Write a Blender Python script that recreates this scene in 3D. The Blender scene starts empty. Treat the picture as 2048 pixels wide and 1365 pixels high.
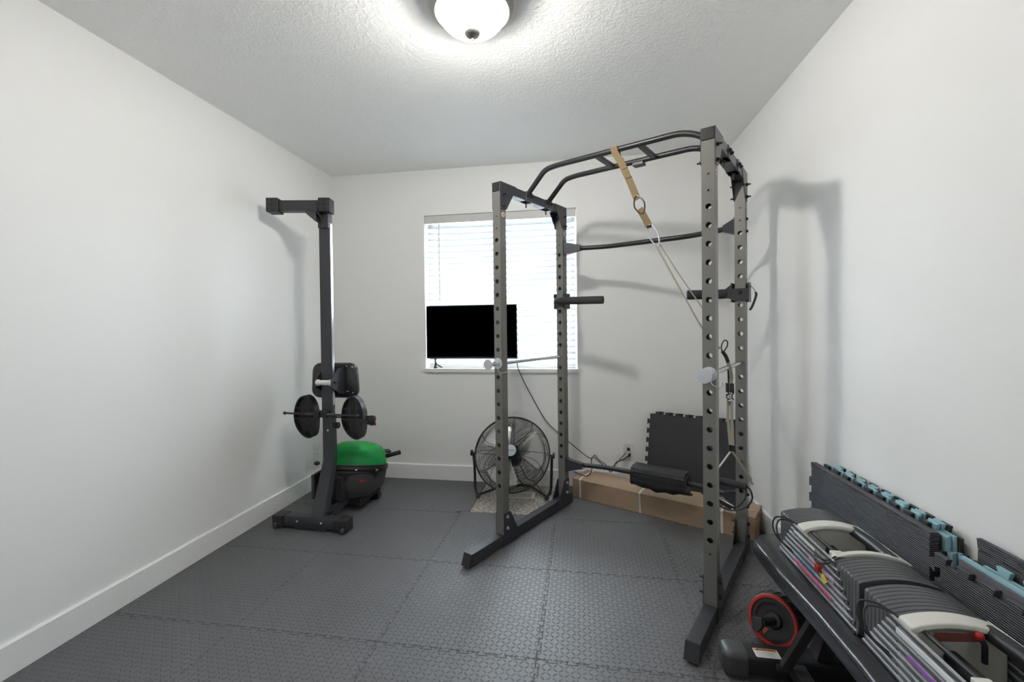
import bpy, bmesh, math, random
from mathutils import Vector as V, Matrix as M
PI = math.pi
random.seed(7)
S = bpy.context.scene
COL = S.collection

# ------------------------------------------------------------------ camera, world, light, exposure
cam_d = bpy.data.cameras.new('camera')
cam = bpy.data.objects.new('camera', cam_d); COL.objects.link(cam)
_f = 899.75
cam_d.sensor_fit = 'HORIZONTAL'; cam_d.sensor_width = 36.0
cam_d.lens = 36.0 * _f / 2048
cam_d.shift_x = 14.19 / 2048; cam_d.shift_y = -16.62 / 2048
cam_d.clip_start = 0.02
_r = V((0.98637714, 0.16409025, -0.01159873)); _u = V((0.00927427, 0.01492475, 0.99984561)); _d = V((-0.16423802, 0.98633242, -0.01319962))
cam.matrix_world = M(((_r.x, _u.x, -_d.x, 0), (_r.y, _u.y, -_d.y, 0), (_r.z, _u.z, -_d.z, 1.2001), (0, 0, 0, 1)))
S.camera = cam

S.view_settings.view_transform = 'Standard'; S.view_settings.look = 'None'
S.view_settings.gamma = 1.0; S.view_settings.use_curve_mapping = False
S.view_settings.exposure = 0.56
LAMP = 12.0
BULB = 62.0
w = bpy.data.worlds.new('sky'); S.world = w; w.use_nodes = True
nt = w.node_tree; nt.nodes.clear()
wo = nt.nodes.new('ShaderNodeOutputWorld'); bg = nt.nodes.new('ShaderNodeBackground')
tc = nt.nodes.new('ShaderNodeTexCoord'); sx = nt.nodes.new('ShaderNodeSeparateXYZ'); cr = nt.nodes.new('ShaderNodeValToRGB')
nt.links.new(tc.outputs['Generated'], sx.inputs[0]); nt.links.new(sx.outputs['Z'], cr.inputs[0]); nt.links.new(cr.outputs[0], bg.inputs[0])
cr.color_ramp.elements[0].position = 0.0; cr.color_ramp.elements[0].color = (.80, .88, 1, 1)
cr.color_ramp.elements[1].position = 0.16; cr.color_ramp.elements[1].color = (.13, .27, .42, 1)
e = cr.color_ramp.elements.new(0.10); e.color = (.55, .72, .9, 1)
bg.inputs[1].default_value = 3.6
nt.links.new(bg.outputs[0], wo.inputs[0])

# room, metres: camera stands at x = 0, y = 0
XL, XR, YB, YF, ZC, ZF = -1.985, 1.048, 3.408, -0.25, 2.44, -0.012

# daylight arriving at the window from outside
al = bpy.data.lights.new('window_daylight', 'AREA'); al.shape = 'RECTANGLE'; al.size = 1.6; al.size_y = 1.5
al.energy = 520; al.color = (.84, .92, 1)
alo = bpy.data.objects.new('window_daylight', al); COL.objects.link(alo)
alo.location = (-.61, 4.35, 1.45); alo.rotation_euler = (math.radians(-90), 0, 0)

# ------------------------------------------------------------------ materials
def mat(name, col, rough=.5, metal=0.0, spec=.5, **k):
    m = bpy.data.materials.new(name); m.use_nodes = True
    b = m.node_tree.nodes['Principled BSDF']
    b.inputs['Base Color'].default_value = (*col, 1); b.inputs['Roughness'].default_value = rough
    b.inputs['Metallic'].default_value = metal; b.inputs['Specular IOR Level'].default_value = spec
    for kk, vv in k.items(): b.inputs[kk.replace('_', ' ')].default_value = vv
    return m
def nodes(m): return m.node_tree, m.node_tree.nodes['Principled BSDF']
def noise_bump(m, scale=60, strength=.15, dist=.002, detail=3, coord='Object', colvar=0, stretch=None):
    nt, b = nodes(m); N = nt.nodes.new
    tc = N('ShaderNodeTexCoord'); n = N('ShaderNodeTexNoise'); bp = N('ShaderNodeBump')
    n.inputs['Scale'].default_value = scale; n.inputs['Detail'].default_value = detail
    src = tc.outputs[coord]
    if stretch:
        mp = N('ShaderNodeMapping'); mp.inputs['Scale'].default_value = stretch; nt.links.new(src, mp.inputs[0]); src = mp.outputs[0]
    nt.links.new(src, n.inputs['Vector'])
    bp.inputs['Strength'].default_value = strength; bp.inputs['Distance'].default_value = dist
    nt.links.new(n.outputs['Fac'], bp.inputs['Height']); nt.links.new(bp.outputs[0], b.inputs['Normal'])
    if colvar:
        c = b.inputs['Base Color'].default_value[:]
        mx = N('ShaderNodeMix'); mx.data_type = 'RGBA'
        mx.inputs['A'].default_value = tuple(x * (1 - colvar) for x in c[:3]) + (1,)
        mx.inputs['B'].default_value = tuple(min(1, x * (1 + colvar)) for x in c[:3]) + (1,)
        nt.links.new(n.outputs['Fac'], mx.inputs['Factor']); nt.links.new(mx.outputs['Result'], b.inputs['Base Color'])
    return m

WALL = noise_bump(mat('wall_paint', (.88, .876, .862), .55), 5.5, .35, .004, 4)
CEIL = mat('ceiling_paint', (.97, .967, .955), .7)
def ceil_tex():
    nt, b = nodes(CEIL); N = nt.nodes.new; L = nt.links.new
    tc = N('ShaderNodeTexCoord'); n = N('ShaderNodeTexNoise'); n.inputs['Scale'].default_value = 55; n.inputs['Detail'].default_value = 5
    n.inputs['Distortion'].default_value = .8
    cr = N('ShaderNodeValToRGB'); cr.color_ramp.elements[0].position = .45; cr.color_ramp.elements[1].position = .62
    bp = N('ShaderNodeBump'); bp.inputs['Strength'].default_value = .35; bp.inputs['Distance'].default_value = .003
    L(tc.outputs['Object'], n.inputs['Vector']); L(n.outputs['Fac'], cr.inputs[0]); L(cr.outputs[0], bp.inputs['Height']); L(bp.outputs[0], b.inputs['Normal'])
ceil_tex()
TRIM = mat('trim_paint', (.86, .856, .845), .35)
WHITE = mat('white_plastic', (.80, .80, .78), .35)
VINYL = mat('window_vinyl', (.85, .85, .84), .3)
GLASS = mat('window_glass', (1, 1, 1), .0, Transmission_Weight=1.0, IOR=1.45)
def make_thin(m, tint):
    nt = m.node_tree; nt.nodes.clear(); N = nt.nodes.new; L = nt.links.new
    o = N('ShaderNodeOutputMaterial'); t = N('ShaderNodeBsdfTransparent'); g = N('ShaderNodeBsdfGlossy'); f = N('ShaderNodeFresnel'); x = N('ShaderNodeMixShader')
    t.inputs[0].default_value = (*tint, 1); g.inputs['Roughness'].default_value = .03; f.inputs[0].default_value = 1.4
    L(f.outputs[0], x.inputs[0]); L(t.outputs[0], x.inputs[1]); L(g.outputs[0], x.inputs[2]); L(x.outputs[0], o.inputs[0])
make_thin(GLASS, (.96, .98, .98))
SLAT = bpy.data.materials.new('blind_slat'); SLAT.use_nodes = True
def slat_tex():
    nt = SLAT.node_tree; nt.nodes.clear(); N = nt.nodes.new; L = nt.links.new
    o = N('ShaderNodeOutputMaterial'); d = N('ShaderNodeBsdfDiffuse'); t = N('ShaderNodeBsdfTranslucent'); x = N('ShaderNodeMixShader')
    d.inputs[0].default_value = (.88, .88, .87, 1); t.inputs[0].default_value = (.26, .27, .28, 1); x.inputs[0].default_value = .45
    L(d.outputs[0], x.inputs[1]); L(t.outputs[0], x.inputs[2]); L(x.outputs[0], o.inputs[0])
slat_tex()
VALANCE = mat('blind_valance', (.62, .62, .60), .45)
BLACKM = noise_bump(mat('black_powder_coat', (.022, .022, .024), .38), 400, .1, .0005)
BLACKS = mat('black_satin_steel', (.035, .036, .042), .33)
GREYM = noise_bump(mat('grey_painted_steel', (.20, .195, .18), .36, .35), 500, .06, .0004)
BLACKP = mat('black_plastic', (.018, .018, .02), .42)
DKGREY = mat('dark_grey_plastic', (.055, .055, .058), .45)
FOAMG = noise_bump(mat('black_foam_grip', (.03, .03, .032), .75), 300, .3, .001)
CHROME = mat('chrome', (.75, .76, .79), .16, 1.0)
ZINC = mat('zinc_plated', (.6, .61, .64), .3, .8)
SILVER = mat('silver_cap', (.62, .63, .68), .38, .4)
RUBBER = mat('rubber', (.02, .02, .022), .6)
VINYLB = noise_bump(mat('black_vinyl', (.024, .024, .028), .27), 180, .08, .0003)
FABRIC = noise_bump(mat('black_nylon', (.012, .012, .014), .5), 45, .5, .006)
TAN = noise_bump(mat('tan_webbing', (.20, .145, .07), .8), 220, .4, .001)
BEIGE = noise_bump(mat('beige_webbing', (.33, .30, .24), .8), 220, .4, .001)
CREAM = mat('white_nylon_cord', (.65, .63, .58), .7)
GREEN = mat('green_tank', (.03, .52, .12), .06)
GREEN.node_tree.nodes['Principled BSDF'].inputs['Transmission Weight'].default_value = 0.0
def green_tex():
    nt, b = nodes(GREEN); N = nt.nodes.new; L = nt.links.new
    o = [n for n in nt.nodes if n.type == 'OUTPUT_MATERIAL'][0]
    t = N('ShaderNodeBsdfTransparent'); t.inputs[0].default_value = (.08, .72, .18, 1)
    x = N('ShaderNodeMixShader'); x.inputs[0].default_value = .45
    L(t.outputs[0], x.inputs[1]); L(b.outputs[0], x.inputs[2]); L(x.outputs[0], o.inputs[0])
green_tex()
RED = mat('red_plastic', (.42, .02, .015), .4)
REDL = mat('red_logo_print', (.35, .03, .04), .5)
ORANGE = mat('orange_print', (.35, .07, .03), .5)
YELLOW = mat('yellow_tag', (.6, .5, .05), .5)
OFFWHITE = mat('off_white_plastic', (.68, .665, .61), .38)
PLATE = mat('plate_enamel', (.10, .102, .108), .36, .25)
RAIL = mat('rail_steel', (.66, .67, .70), .24, .7)
PINK = mat('pink_band', (.62, .10, .22), .4); LILAC = mat('lilac_band', (.55, .34, .52), .4)
PURPLE = mat('purple_band', (.30, .10, .45), .4); BLUEB = mat('blue_band', (.08, .28, .60), .4); WBAND = mat('white_band', (.75, .76, .76), .4)
AQUA = noise_bump(mat('light_blue_foam', (.30, .50, .56), .7), 300, .15, .001)
SCREEN = mat('tv_screen', (.0, .0, .0), .5, 0, .0)
STICK = mat('white_sticker', (.7, .7, .68), .5)
BADGE = mat('fan_badge', (.50, .53, .56), .3, .3)
ALU = mat('aluminium_blade', (.86, .86, .84), .26, .65)
WIRE = mat('dark_wire', (.03, .03, .032), .4, .3)
BEIGEM = mat('beige_metal', (.52, .50, .45), .45)
DARKHOLE = mat('dark_cavity', (.01, .01, .01), .8)
NICKEL = mat('brushed_nickel', (.36, .35, .33), .35, .85)
TAPE = mat('packing_tape', (.40, .30, .20), .25)
BAND = mat('white_strapping', (.72, .66, .62), .4)

def foam(name, c, lines=False):
    m = mat(name, c, .62); nt, b = nodes(m); N = nt.nodes.new; L = nt.links.new
    tc = N('ShaderNodeTexCoord'); wv = N('ShaderNodeTexWave'); wv.wave_type = 'BANDS'
    mp = N('ShaderNodeMapping'); mp.inputs['Rotation'].default_value = (0, math.radians(12), 0)
    wv.bands_direction = 'Z'; wv.inputs['Scale'].default_value = 55; wv.inputs['Distortion'].default_value = .6
    wv.inputs['Detail'].default_value = 1
    bp = N('ShaderNodeBump'); bp.inputs['Strength'].default_value = .7 if lines else .08; bp.inputs['Distance'].default_value = .003
    L(tc.outputs['Object'], mp.inputs[0]); L(mp.outputs[0], wv.inputs['Vector']); L(wv.outputs['Fac'], bp.inputs['Height']); L(bp.outputs[0], b.inputs['Normal'])
    return m
FOAMD = foam('black_foam_plain', (.026, .026, .028))
FOAML = foam('black_foam_woven', (.068, .068, .078), True)
FOAMGREY = foam('grey_foam', (.12, .12, .135))

# diamond plate foam floor
TILE = mat('diamond_plate_foam', (.122, .122, .128), .50, 0, .38)
def tile_tex():
    nt, b = nodes(TILE); N = nt.nodes.new; L = nt.links.new
    def math_(op, a, c=None, c2=None):
        n = N('ShaderNodeMath'); n.operation = op
        for i, v in enumerate((a, c, c2)):
            if v is None: continue
            if isinstance(v, (int, float)): n.inputs[i].default_value = v
            else: L(v, n.inputs[i])
        return n.outputs[0]
    tc = N('ShaderNodeTexCoord'); sp = N('ShaderNodeSeparateXYZ'); L(tc.outputs['Object'], sp.inputs[0])
    P = .0205
    u = math_('DIVIDE', math_('ADD', sp.outputs['X'], 50 * P), P); v = math_('DIVIDE', math_('ADD', sp.outputs['Y'], 50 * P), P)
    fu, fv = math_('FLOOR', u), math_('FLOOR', v)
    du, dv = math_('SUBTRACT', math_('FRACT', u), .5), math_('SUBTRACT', math_('FRACT', v), .5)
    par = math_('SUBTRACT', math_('MULTIPLY', math_('MODULO', math_('ADD', fu, fv), 2.0), 2.0), 1.0)
    a = math_('ADD', du, math_('MULTIPLY', dv, par)); c = math_('SUBTRACT', dv, math_('MULTIPLY', du, par))
    q = math_('ADD', math_('POWER', math_('DIVIDE', math_('ABSOLUTE', a), .66), 2.0), math_('POWER', math_('DIVIDE', math_('ABSOLUTE', c), .19), 2.0))
    mr = N('ShaderNodeMapRange'); mr.interpolation_type = 'SMOOTHSTEP'
    L(q, mr.inputs[0]); mr.inputs[1].default_value = 1.0; mr.inputs[2].default_value = .25; mr.inputs[3].default_value = 0; mr.inputs[4].default_value = 1
    bp = N('ShaderNodeBump'); bp.inputs['Strength'].default_value = 1.0; bp.inputs['Distance'].default_value = .0034
    L(mr.outputs[0], bp.inputs['Height']); L(bp.outputs[0], b.inputs['Normal'])
tile_tex()

CARPET = mat('beige_carpet', (.42, .38, .32), .95)
def carpet_tex():
    nt, b = nodes(CARPET); N = nt.nodes.new; L = nt.links.new
    tc = N('ShaderNodeTexCoord'); n = N('ShaderNodeTexNoise'); n.inputs['Scale'].default_value = 140; n.inputs['Detail'].default_value = 3
    cr = N('ShaderNodeValToRGB'); cr.color_ramp.elements[0].position = .40; cr.color_ramp.elements[0].color = (.14, .12, .10, 1)
    cr.color_ramp.elements[1].position = .58; cr.color_ramp.elements[1].color = (.60, .56, .50, 1)
    bp = N('ShaderNodeBump'); bp.inputs['Strength'].default_value = 1; bp.inputs['Distance'].default_value = .004
    L(tc.outputs['Object'], n.inputs['Vector']); L(n.outputs['Fac'], cr.inputs[0]); L(cr.outputs[0], b.inputs['Base Color'])
    L(n.outputs['Fac'], bp.inputs['Height']); L(bp.outputs[0], b.inputs['Normal'])
carpet_tex()
CARD = noise_bump(mat('cardboard', (.38, .265, .175), .75), 9, .3, .01, 4, colvar=.12, stretch=(1, 3, 3))
CARDR = noise_bump(mat('torn_cardboard', (.47, .34, .24), .85), 60, 1.0, .01, 4, colvar=.4, stretch=(6, 6, .4))
EMIT = bpy.data.materials.new('lamp_glass'); EMIT.use_nodes = True
_b = EMIT.node_tree.nodes['Principled BSDF']; _b.inputs['Base Color'].default_value = (.9, .9, .88, 1)
_b.inputs['Emission Color'].default_value = (1, .98, .94, 1); _b.inputs['Emission Strength'].default_value = LAMP / .6
_n = EMIT.node_tree; _x = _n.nodes.new('ShaderNodeMixShader'); _t = _n.nodes.new('ShaderNodeBsdfTransparent'); _x.inputs[0].default_value = .6
_o = [q for q in _n.nodes if q.type == 'OUTPUT_MATERIAL'][0]
_n.links.new(_t.outputs[0], _x.inputs[1]); _n.links.new(_b.outputs[0], _x.inputs[2]); _n.links.new(_x.outputs[0], _o.inputs[0])

# ------------------------------------------------------------------ mesh helpers
class MB:
    def __init__(s): s.v = []; s.f = []; s.mi = []; s.cur = 0
    def add(s, vs, fs, m=None):
        o = len(s.v)
        s.v += [tuple((m @ V(p)) if m else p) for p in vs]
        s.f += [tuple(i + o for i in f) for f in fs]; s.mi += [s.cur] * len(fs)
        return s
    def box(s, a, b, m=None):
        x0, y0, z0 = a; x1, y1, z1 = b
        vs = [(x0,y0,z0),(x1,y0,z0),(x1,y1,z0),(x0,y1,z0),(x0,y0,z1),(x1,y0,z1),(x1,y1,z1),(x0,y1,z1)]
        return s.add(vs, [(0,3,2,1),(4,5,6,7),(0,1,5,4),(1,2,6,5),(2,3,7,6),(3,0,4,7)], m)
    def prism(s, poly, axis, a, b, m=None):
        """extrude a 2D polygon along axis ('x','y','z') from a to b"""
        n = len(poly)
        def P(p, t):
            if axis == 'x': return (t, p[0], p[1])
            if axis == 'y': return (p[0], t, p[1])
            return (p[0], p[1], t)
        vs = [P(p, a) for p in poly] + [P(p, b) for p in poly]
        fs = [tuple(range(n))[::-1], tuple(range(n, 2*n))] + [(i, (i+1) % n, (i+1) % n + n, i + n) for i in range(n)]
        return s.add(vs, fs, m)
    def loft(s, rings, cap=True, m=None, close=True):
        n = len(rings[0]); vs = [p for r in rings for p in r]; fs = []
        for k in range(len(rings) - 1):
            for i in range(n if close else n - 1):
                fs.append((k*n+i, k*n+(i+1) % n, (k+1)*n+(i+1) % n, (k+1)*n+i))
        if cap: fs += [tuple(range(n))[::-1], tuple(range((len(rings)-1)*n, len(rings)*n))]
        return s.add(vs, fs, m)
    def tube(s, pts, r, n=12, cap=True, m=None, flat=None, up=None, closed=False):
        """round (or flat=(w,h) rectangular/elliptic) section swept along points; r may be a list"""
        pts = [V(p) for p in pts]; rs = r if isinstance(r, (list, tuple)) else [r] * len(pts)
        T = []
        for i in range(len(pts)):
            if closed: a, b = pts[i-1], pts[(i+1) % len(pts)]
            else: a, b = pts[max(i-1, 0)], pts[min(i+1, len(pts)-1)]
            T.append((b - a).normalized())
        ref = V(up) if up else (V((0, 0, 1)) if abs(T[0].z) < .9 else V((1, 0, 0)))
        nrm = (ref - T[0] * ref.dot(T[0])).normalized()
        rings = []
        for i, p in enumerate(pts):
            t = T[i]
            if up: nn = V(up) - t * V(up).dot(t); nrm = nn.normalized() if nn.length > 1e-4 else nrm
            else: nrm = (nrm - t * nrm.dot(t)).normalized()
            bn = t.cross(nrm)
            if flat:
                w_, h_ = flat[0] / 2, flat[1] / 2
                rings.append([tuple(p + bn * a * w_ + nrm * b * h_) for a, b in ((-1, -1), (1, -1), (1, 1), (-1, 1))])
            else:
                rings.append([tuple(p + (bn * math.cos(2*PI*k/n) + nrm * math.sin(2*PI*k/n)) * rs[i]) for k in range(n)])
        if closed: rings.append(rings[0]); cap = False
        return s.loft(rings, cap, m)
    def cyl(s, a, b, r, n=20, r2=None, m=None): return s.tube([a, b], [r, r if r2 is None else r2], n, True, m)
    def lathe(s, prof, n=40, m=None, cap=False):
        """profile (r, z) revolved about z"""
        rings = [[(r * math.cos(2*PI*k/n), r * math.sin(2*PI*k/n), z) for k in range(n)] for r, z in prof]
        return s.loft(rings, cap, m)
    def ball(s, c, r, n=12, sc=(1, 1, 1), m=None):
        prof = [(max(1e-4, math.sin(PI*k/(n//2+2))) * r, -math.cos(PI*k/(n//2+2)) * r) for k in range(n//2+3)]
        rings = [[(c[0] + q*math.cos(2*PI*k/n)*sc[0], c[1] + q*math.sin(2*PI*k/n)*sc[1], c[2] + z*sc[2]) for k in range(n)] for q, z in prof]
        return s.loft(rings, True, m)
    def split(s):
        par = list(range(len(s.v)))
        def find(a):
            while par[a] != a: par[a] = par[par[a]]; a = par[a]
            return a
        for f in s.f:
            for i in f[1:]: par[find(i)] = find(f[0])
        bb = {}
        for i, p in enumerate(s.v):
            b = bb.setdefault(find(i), [list(p), list(p)])
            for k in range(3): b[0][k] = min(b[0][k], p[k]); b[1][k] = max(b[1][k], p[k])
        ks = list(bb); g = {k: k for k in ks}
        def gf(a):
            while g[a] != a: a = g[a]
            return a
        for i, a in enumerate(ks):
            for b in ks[i+1:]:
                if all(bb[a][0][k] <= bb[b][1][k] + 5e-4 and bb[b][0][k] <= bb[a][1][k] + 5e-4 for k in range(3)): g[gf(a)] = gf(b)
        out = {}
        for f, mi in zip(s.f, s.mi):
            r = gf(find(f[0])); q = out.setdefault(r, (MB(), {}))
            m_, mp = q; nf = []
            for i in f:
                if i not in mp: mp[i] = len(m_.v); m_.v.append(s.v[i])
                nf.append(mp[i])
            m_.f.append(tuple(nf)); m_.mi.append(mi)
        return [q[0] for q in out.values()]
    def each(s, name, *a, **k): return [q.build(name, *a, **k) for q in s.split()]
    def build(s, name, mats, parent=None, local=False, bevel=0, sharp=38, label=None, seg=2, solid=0):
        root = parent
        while root is not None and root.parent is not None: root = root.parent
        inv = None
        if root is not None and not local: inv = root_m(root).inverted()
        me = bpy.data.meshes.new(name)
        me.from_pydata([tuple(inv @ V(p)) if inv else p for p in s.v], [], s.f)
        ms = mats if isinstance(mats, (list, tuple)) else [mats]
        for q in ms: me.materials.append(q)
        for p, i in zip(me.polygons, s.mi): p.material_index = i
        bm = bmesh.new(); bm.from_mesh(me); bmesh.ops.recalc_face_normals(bm, faces=bm.faces); bm.to_mesh(me); bm.free()
        me.polygons.foreach_set('use_smooth', [True] * len(me.polygons))
        me.set_sharp_from_angle(angle=math.radians(sharp)); me.update()
        o = bpy.data.objects.new(name, me); COL.objects.link(o)
        if parent is not None: o.parent = parent
        if solid:
            q = o.modifiers.new('thickness', 'SOLIDIFY'); q.thickness = solid; q.offset = -1
        if bevel:
            q = o.modifiers.new('bevel', 'BEVEL'); q.width = bevel; q.segments = seg; q.limit_method = 'ANGLE'; q.angle_limit = math.radians(40); q.harden_normals = True
        if label: o['label'] = label
        return o
def root_m(o): return M.Translation(o.location) @ o.rotation_euler.to_matrix().to_4x4()
def thing(name, label, cat, loc=(0, 0, 0), rz=0, group=None):
    o = bpy.data.objects.new(name, None); COL.objects.link(o); o.empty_display_size = .1
    o.location = loc; o.rotation_euler = (0, 0, rz); o['label'] = label; o['category'] = cat
    if group: o['group'] = group
    return o
def tag(o, label, cat, group=None):
    o['label'] = label; o['category'] = cat
    if group: o['group'] = group
    return o
def struct(o): o['kind'] = 'structure'; return o
def centre(o):
    """move a parentless mesh's origin to the base of its own bounds"""
    me = o.data; xs = [v.co for v in me.vertices]
    c = V(((min(p.x for p in xs)+max(p.x for p in xs))/2, (min(p.y for p in xs)+max(p.y for p in xs))/2, min(p.z for p in xs)))
    me.transform(M.Translation(-c)); o.location = c; return o
def dup(root, label=None, group=None):
    def cp(o, par):
        c = o.copy(); COL.objects.link(c)
        if par: c.parent = par
        for ch in list(o.children): cp(ch, c)
        return c
    r = cp(root, None)
    if label: r['label'] = label
    if group: r['group'] = group
    return r
def smooth(pts, k=6, closed=False):
    """Catmull-Rom through points"""
    P = [V(p) for p in pts]; out = []
    n = len(P)
    for i in range(n if closed else n - 1):
        if closed: a, b, c, d = P[i-1], P[i], P[(i+1) % n], P[(i+2) % n]
        else: a, b, c, d = P[max(i-1, 0)], P[i], P[i+1], P[min(i+2, n-1)]
        for j in range(k):
            t = j / k
            out.append(.5 * ((2*b) + (c-a)*t + (2*a-5*b+4*c-d)*t*t + (3*b-a-3*c+d)*t**3))
    if not closed: out.append(P[-1])
    return out
def fillet(pts, r, k=6):
    """polyline with rounded corners"""
    P = [V(p) for p in pts]; out = [P[0]]
    for i in range(1, len(P)-1):
        a = (P[i-1]-P[i]); b = (P[i+1]-P[i]); q = min(r, a.length*.45, b.length*.45)
        A = P[i] + a.normalized()*q; B = P[i] + b.normalized()*q
        for j in range(k+1):
            t = j/k; out.append((1-t)**2*A + 2*t*(1-t)*P[i] + t*t*B)
    out.append(P[-1]); return out
def rrect(w, h, r, k=5, cx=0, cy=0):
    out = []
    for sx_, sy_, a0 in ((1, 1, 0), (-1, 1, 90), (-1, -1, 180), (1, -1, 270)):
        for j in range(k+1):
            a = math.radians(a0 + 90*j/k)
            out.append((cx + sx_*(w/2-r) + r*math.cos(a), cy + sy_*(h/2-r) + r*math.sin(a)))
    return out
def seam(a, b, pitch=.068, depth=.0125, sign=1, start=.5):
    """jigsaw edge from a to b (2D), teeth bulge to the left of a->b (sign=1)"""
    a, b = V(a), V(b); d = b - a; L = d.length; t = d / L; nn = V((-t.y, t.x)) * sign
    mg = min(.022, L*.05); n = max(1, round((L-2*mg) / pitch)); p = (L-2*mg) / n; out = [a]
    for i in range(n):
        c = mg + (i + .5) * p; w0, w1 = p*.20, p*.29
        for q, h in ((c-w0, 0), (c-w1, depth), (c+w1, depth), (c+w0, 0)):
            out.append(a + t*q + nn*h)
    return out  # b is left out
def outline(x0, y0, x1, y1, spec, pitch=.068, depth=.018):
    """closed outline of a mat, spec = S,E,N,W edges: 0 straight, 1 teeth outwards, -1 notches"""
    c = [(x0, y0), (x1, y0), (x1, y1), (x0, y1)]; out = []
    for i in range(4):
        a, b = c[i], c[(i+1) % 4]
        out += seam(a, b, pitch, depth, -spec[i]) if spec[i] else [V(a)]
    return [(p.x, p.y) for p in out]
def slab_obj(mb, poly, axis, a, b, inset=.0): return mb.prism(poly, axis, a, b)

# ------------------------------------------------------------------ room shell
def plane_box(name, a, b, m): return struct(MB().box(a, b).build(name, m))
plane_box('floor', (XL-.1, YF-.1, ZF-.1), (XR+.1, YB+.1, ZF), CARPET)
plane_box('ceiling', (XL-.1, YF-.1, ZC), (XR+.1, YB+.18, ZC+.1), CEIL)
plane_box('wall_left', (XL-.1, YF-.1, ZF), (XL, YB+.18, ZC), WALL)
plane_box('wall_right', (XR, YF-.1, ZF), (XR+.1, YB+.18, ZC), WALL)
plane_box('wall_front', (XL-.1, YF-.1, ZF), (XR+.1, YF, ZC), WALL)
WX0, WX1, WZ0, WZ1, WD = -1.205, -.020, .875, 2.083, .16
wb = MB()
wb.box((XL, YB, ZF), (WX0, YB+WD, ZC)); wb.box((WX1, YB, ZF), (XR, YB+WD, ZC))
wb.box((WX0, YB, ZF), (WX1, YB+WD, WZ0)); wb.box((WX0, YB, WZ1), (WX1, YB+WD, ZC))
struct(wb.build('wall_back', WALL))
BBH = .118
struct(MB().prism([(XL, ZF), (XL+.014, ZF), (XL+.014, BBH-.006), (XL+.008, BBH), (XL, BBH)], 'y', YF, YB).build('baseboard_left', TRIM))
struct(MB().prism([(XR, ZF), (XR-.014, ZF), (XR-.014, BBH-.006), (XR-.008, BBH), (XR, BBH)], 'y', YF, YB).build('baseboard_right', TRIM))
struct(MB().prism([(YB, ZF), (YB-.014, ZF), (YB-.014, BBH-.006), (YB-.008, BBH), (YB, BBH)], 'x', XL+.014, XR-.014).build('baseboard_back', TRIM))

# window unit in the recess
wf = bpy.data.objects.new('window_1', None); COL.objects.link(wf); struct(wf); wf.location = ((WX0+WX1)/2, YB+.14, WZ0)
fr = MB(); yw0, yw1 = YB+.115, YB+.155; t = .045
fr.box((WX0, yw0, WZ0), (WX0+t, yw1, WZ1)); fr.box((WX1-t, yw0, WZ0), (WX1, yw1, WZ1))
fr.box((WX0+t, yw0, WZ0), (WX1-t, yw1, WZ0+t)); fr.box((WX0+t, yw0, WZ1-t), (WX1-t, yw1, WZ1))
fr.build('window_frame', VINYL, wf)
xm = (WX0+WX1)/2
MB().box((xm-.03, yw0-.005, WZ0+t), (xm+.03, yw1-.005, WZ1-t)).build('mullion', VINYL, wf)
MB().box((WX0+t, YB+.134, WZ0+t), (xm-.03, YB+.138, WZ1-t)).build('pane', GLASS, wf)
MB().box((xm+.03, YB+.134, WZ0+t), (WX1-t, YB+.138, WZ1-t)).build('pane', GLASS, wf)
sill = MB().prism([(WX0+.0005, YB+.115), (WX0+.0005, YB-.0005), (WX0-.006, YB-.0005), (WX0-.006, YB-.024), (WX1+.006, YB-.024), (WX1+.006, YB-.0005), (WX1-.0005, YB-.0005), (WX1-.0005, YB+.115)], 'z', WZ0+.0005, WZ0+.004)
sill.box((WX0-.006, YB-.024, WZ0-.024), (WX1+.006, YB-.0005, WZ0+.0005))
struct(sill.build('trim_1', TRIM))

# ------------------------------------------------------------------ horizontal blind
bl = thing('window_blind', 'closed white faux wood horizontal blind filling the window', 'blind', (xm, YB+.06, WZ0))
bx0, bx1 = WX0+.012, WX1-.012
MB().box((WX0+.002, YB+.010, WZ1-.062), (WX1-.002, YB+.018, WZ1-.001)).build('valance', VALANCE, bl, bevel=.002)
MB().box((bx0, YB+.03, WZ1-.05), (bx1, YB+.085, WZ1-.002)).build('headrail', WHITE, bl)
sl = MB(); n = 24; zt, zb = WZ1-.075, WZ0+.040; th = math.radians(58)
for i in range(n):
    z = zt + (zb - zt) * i / (n-1); yc = YB + .062
    a = .025
    q = []
    for k in range(7):
        s_ = -1 + 2*k/6; bow = .003*(1-s_*s_)
        q.append((yc + s_*a*math.cos(th) - bow*math.sin(th), z + s_*a*math.sin(th) + bow*math.cos(th)))
    th2 = .0026
    poly = q + [(p[0]+th2*math.sin(th), p[1]-th2*math.cos(th)) for p in reversed(q)]
    sl.prism(poly, 'x', bx0+.002*random.random(), bx1-.002*random.random())
sl.build('slats', SLAT, bl)
MB().box((bx0, YB+.040, WZ0+.004), (bx1, YB+.084, WZ0+.020)).build('bottom_rail', WHITE, bl, bevel=.003)
MB().cyl((-1.091, YB+.028, 2.03), (-1.090, YB+.026, 1.405), .0045, 8).build('tilt_wand', VALANCE, bl)
for x in (-.92, -.62, -.28):
    MB().tube([(x, YB+.035, WZ1-.05), (x, YB+.035, WZ0+.02)], .0012, 5).build('ladder_cord', WHITE, bl)
MB().tube(smooth([(-.055, YB+.03, 2.02), (-.055, YB+.027, 1.5), (-.058, YB+.027, 1.30), (-.066, YB+.027, 1.27), (-.05, YB+.027, 1.262)]), .0018, 6).build('lift_cord', WHITE, bl)

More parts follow.
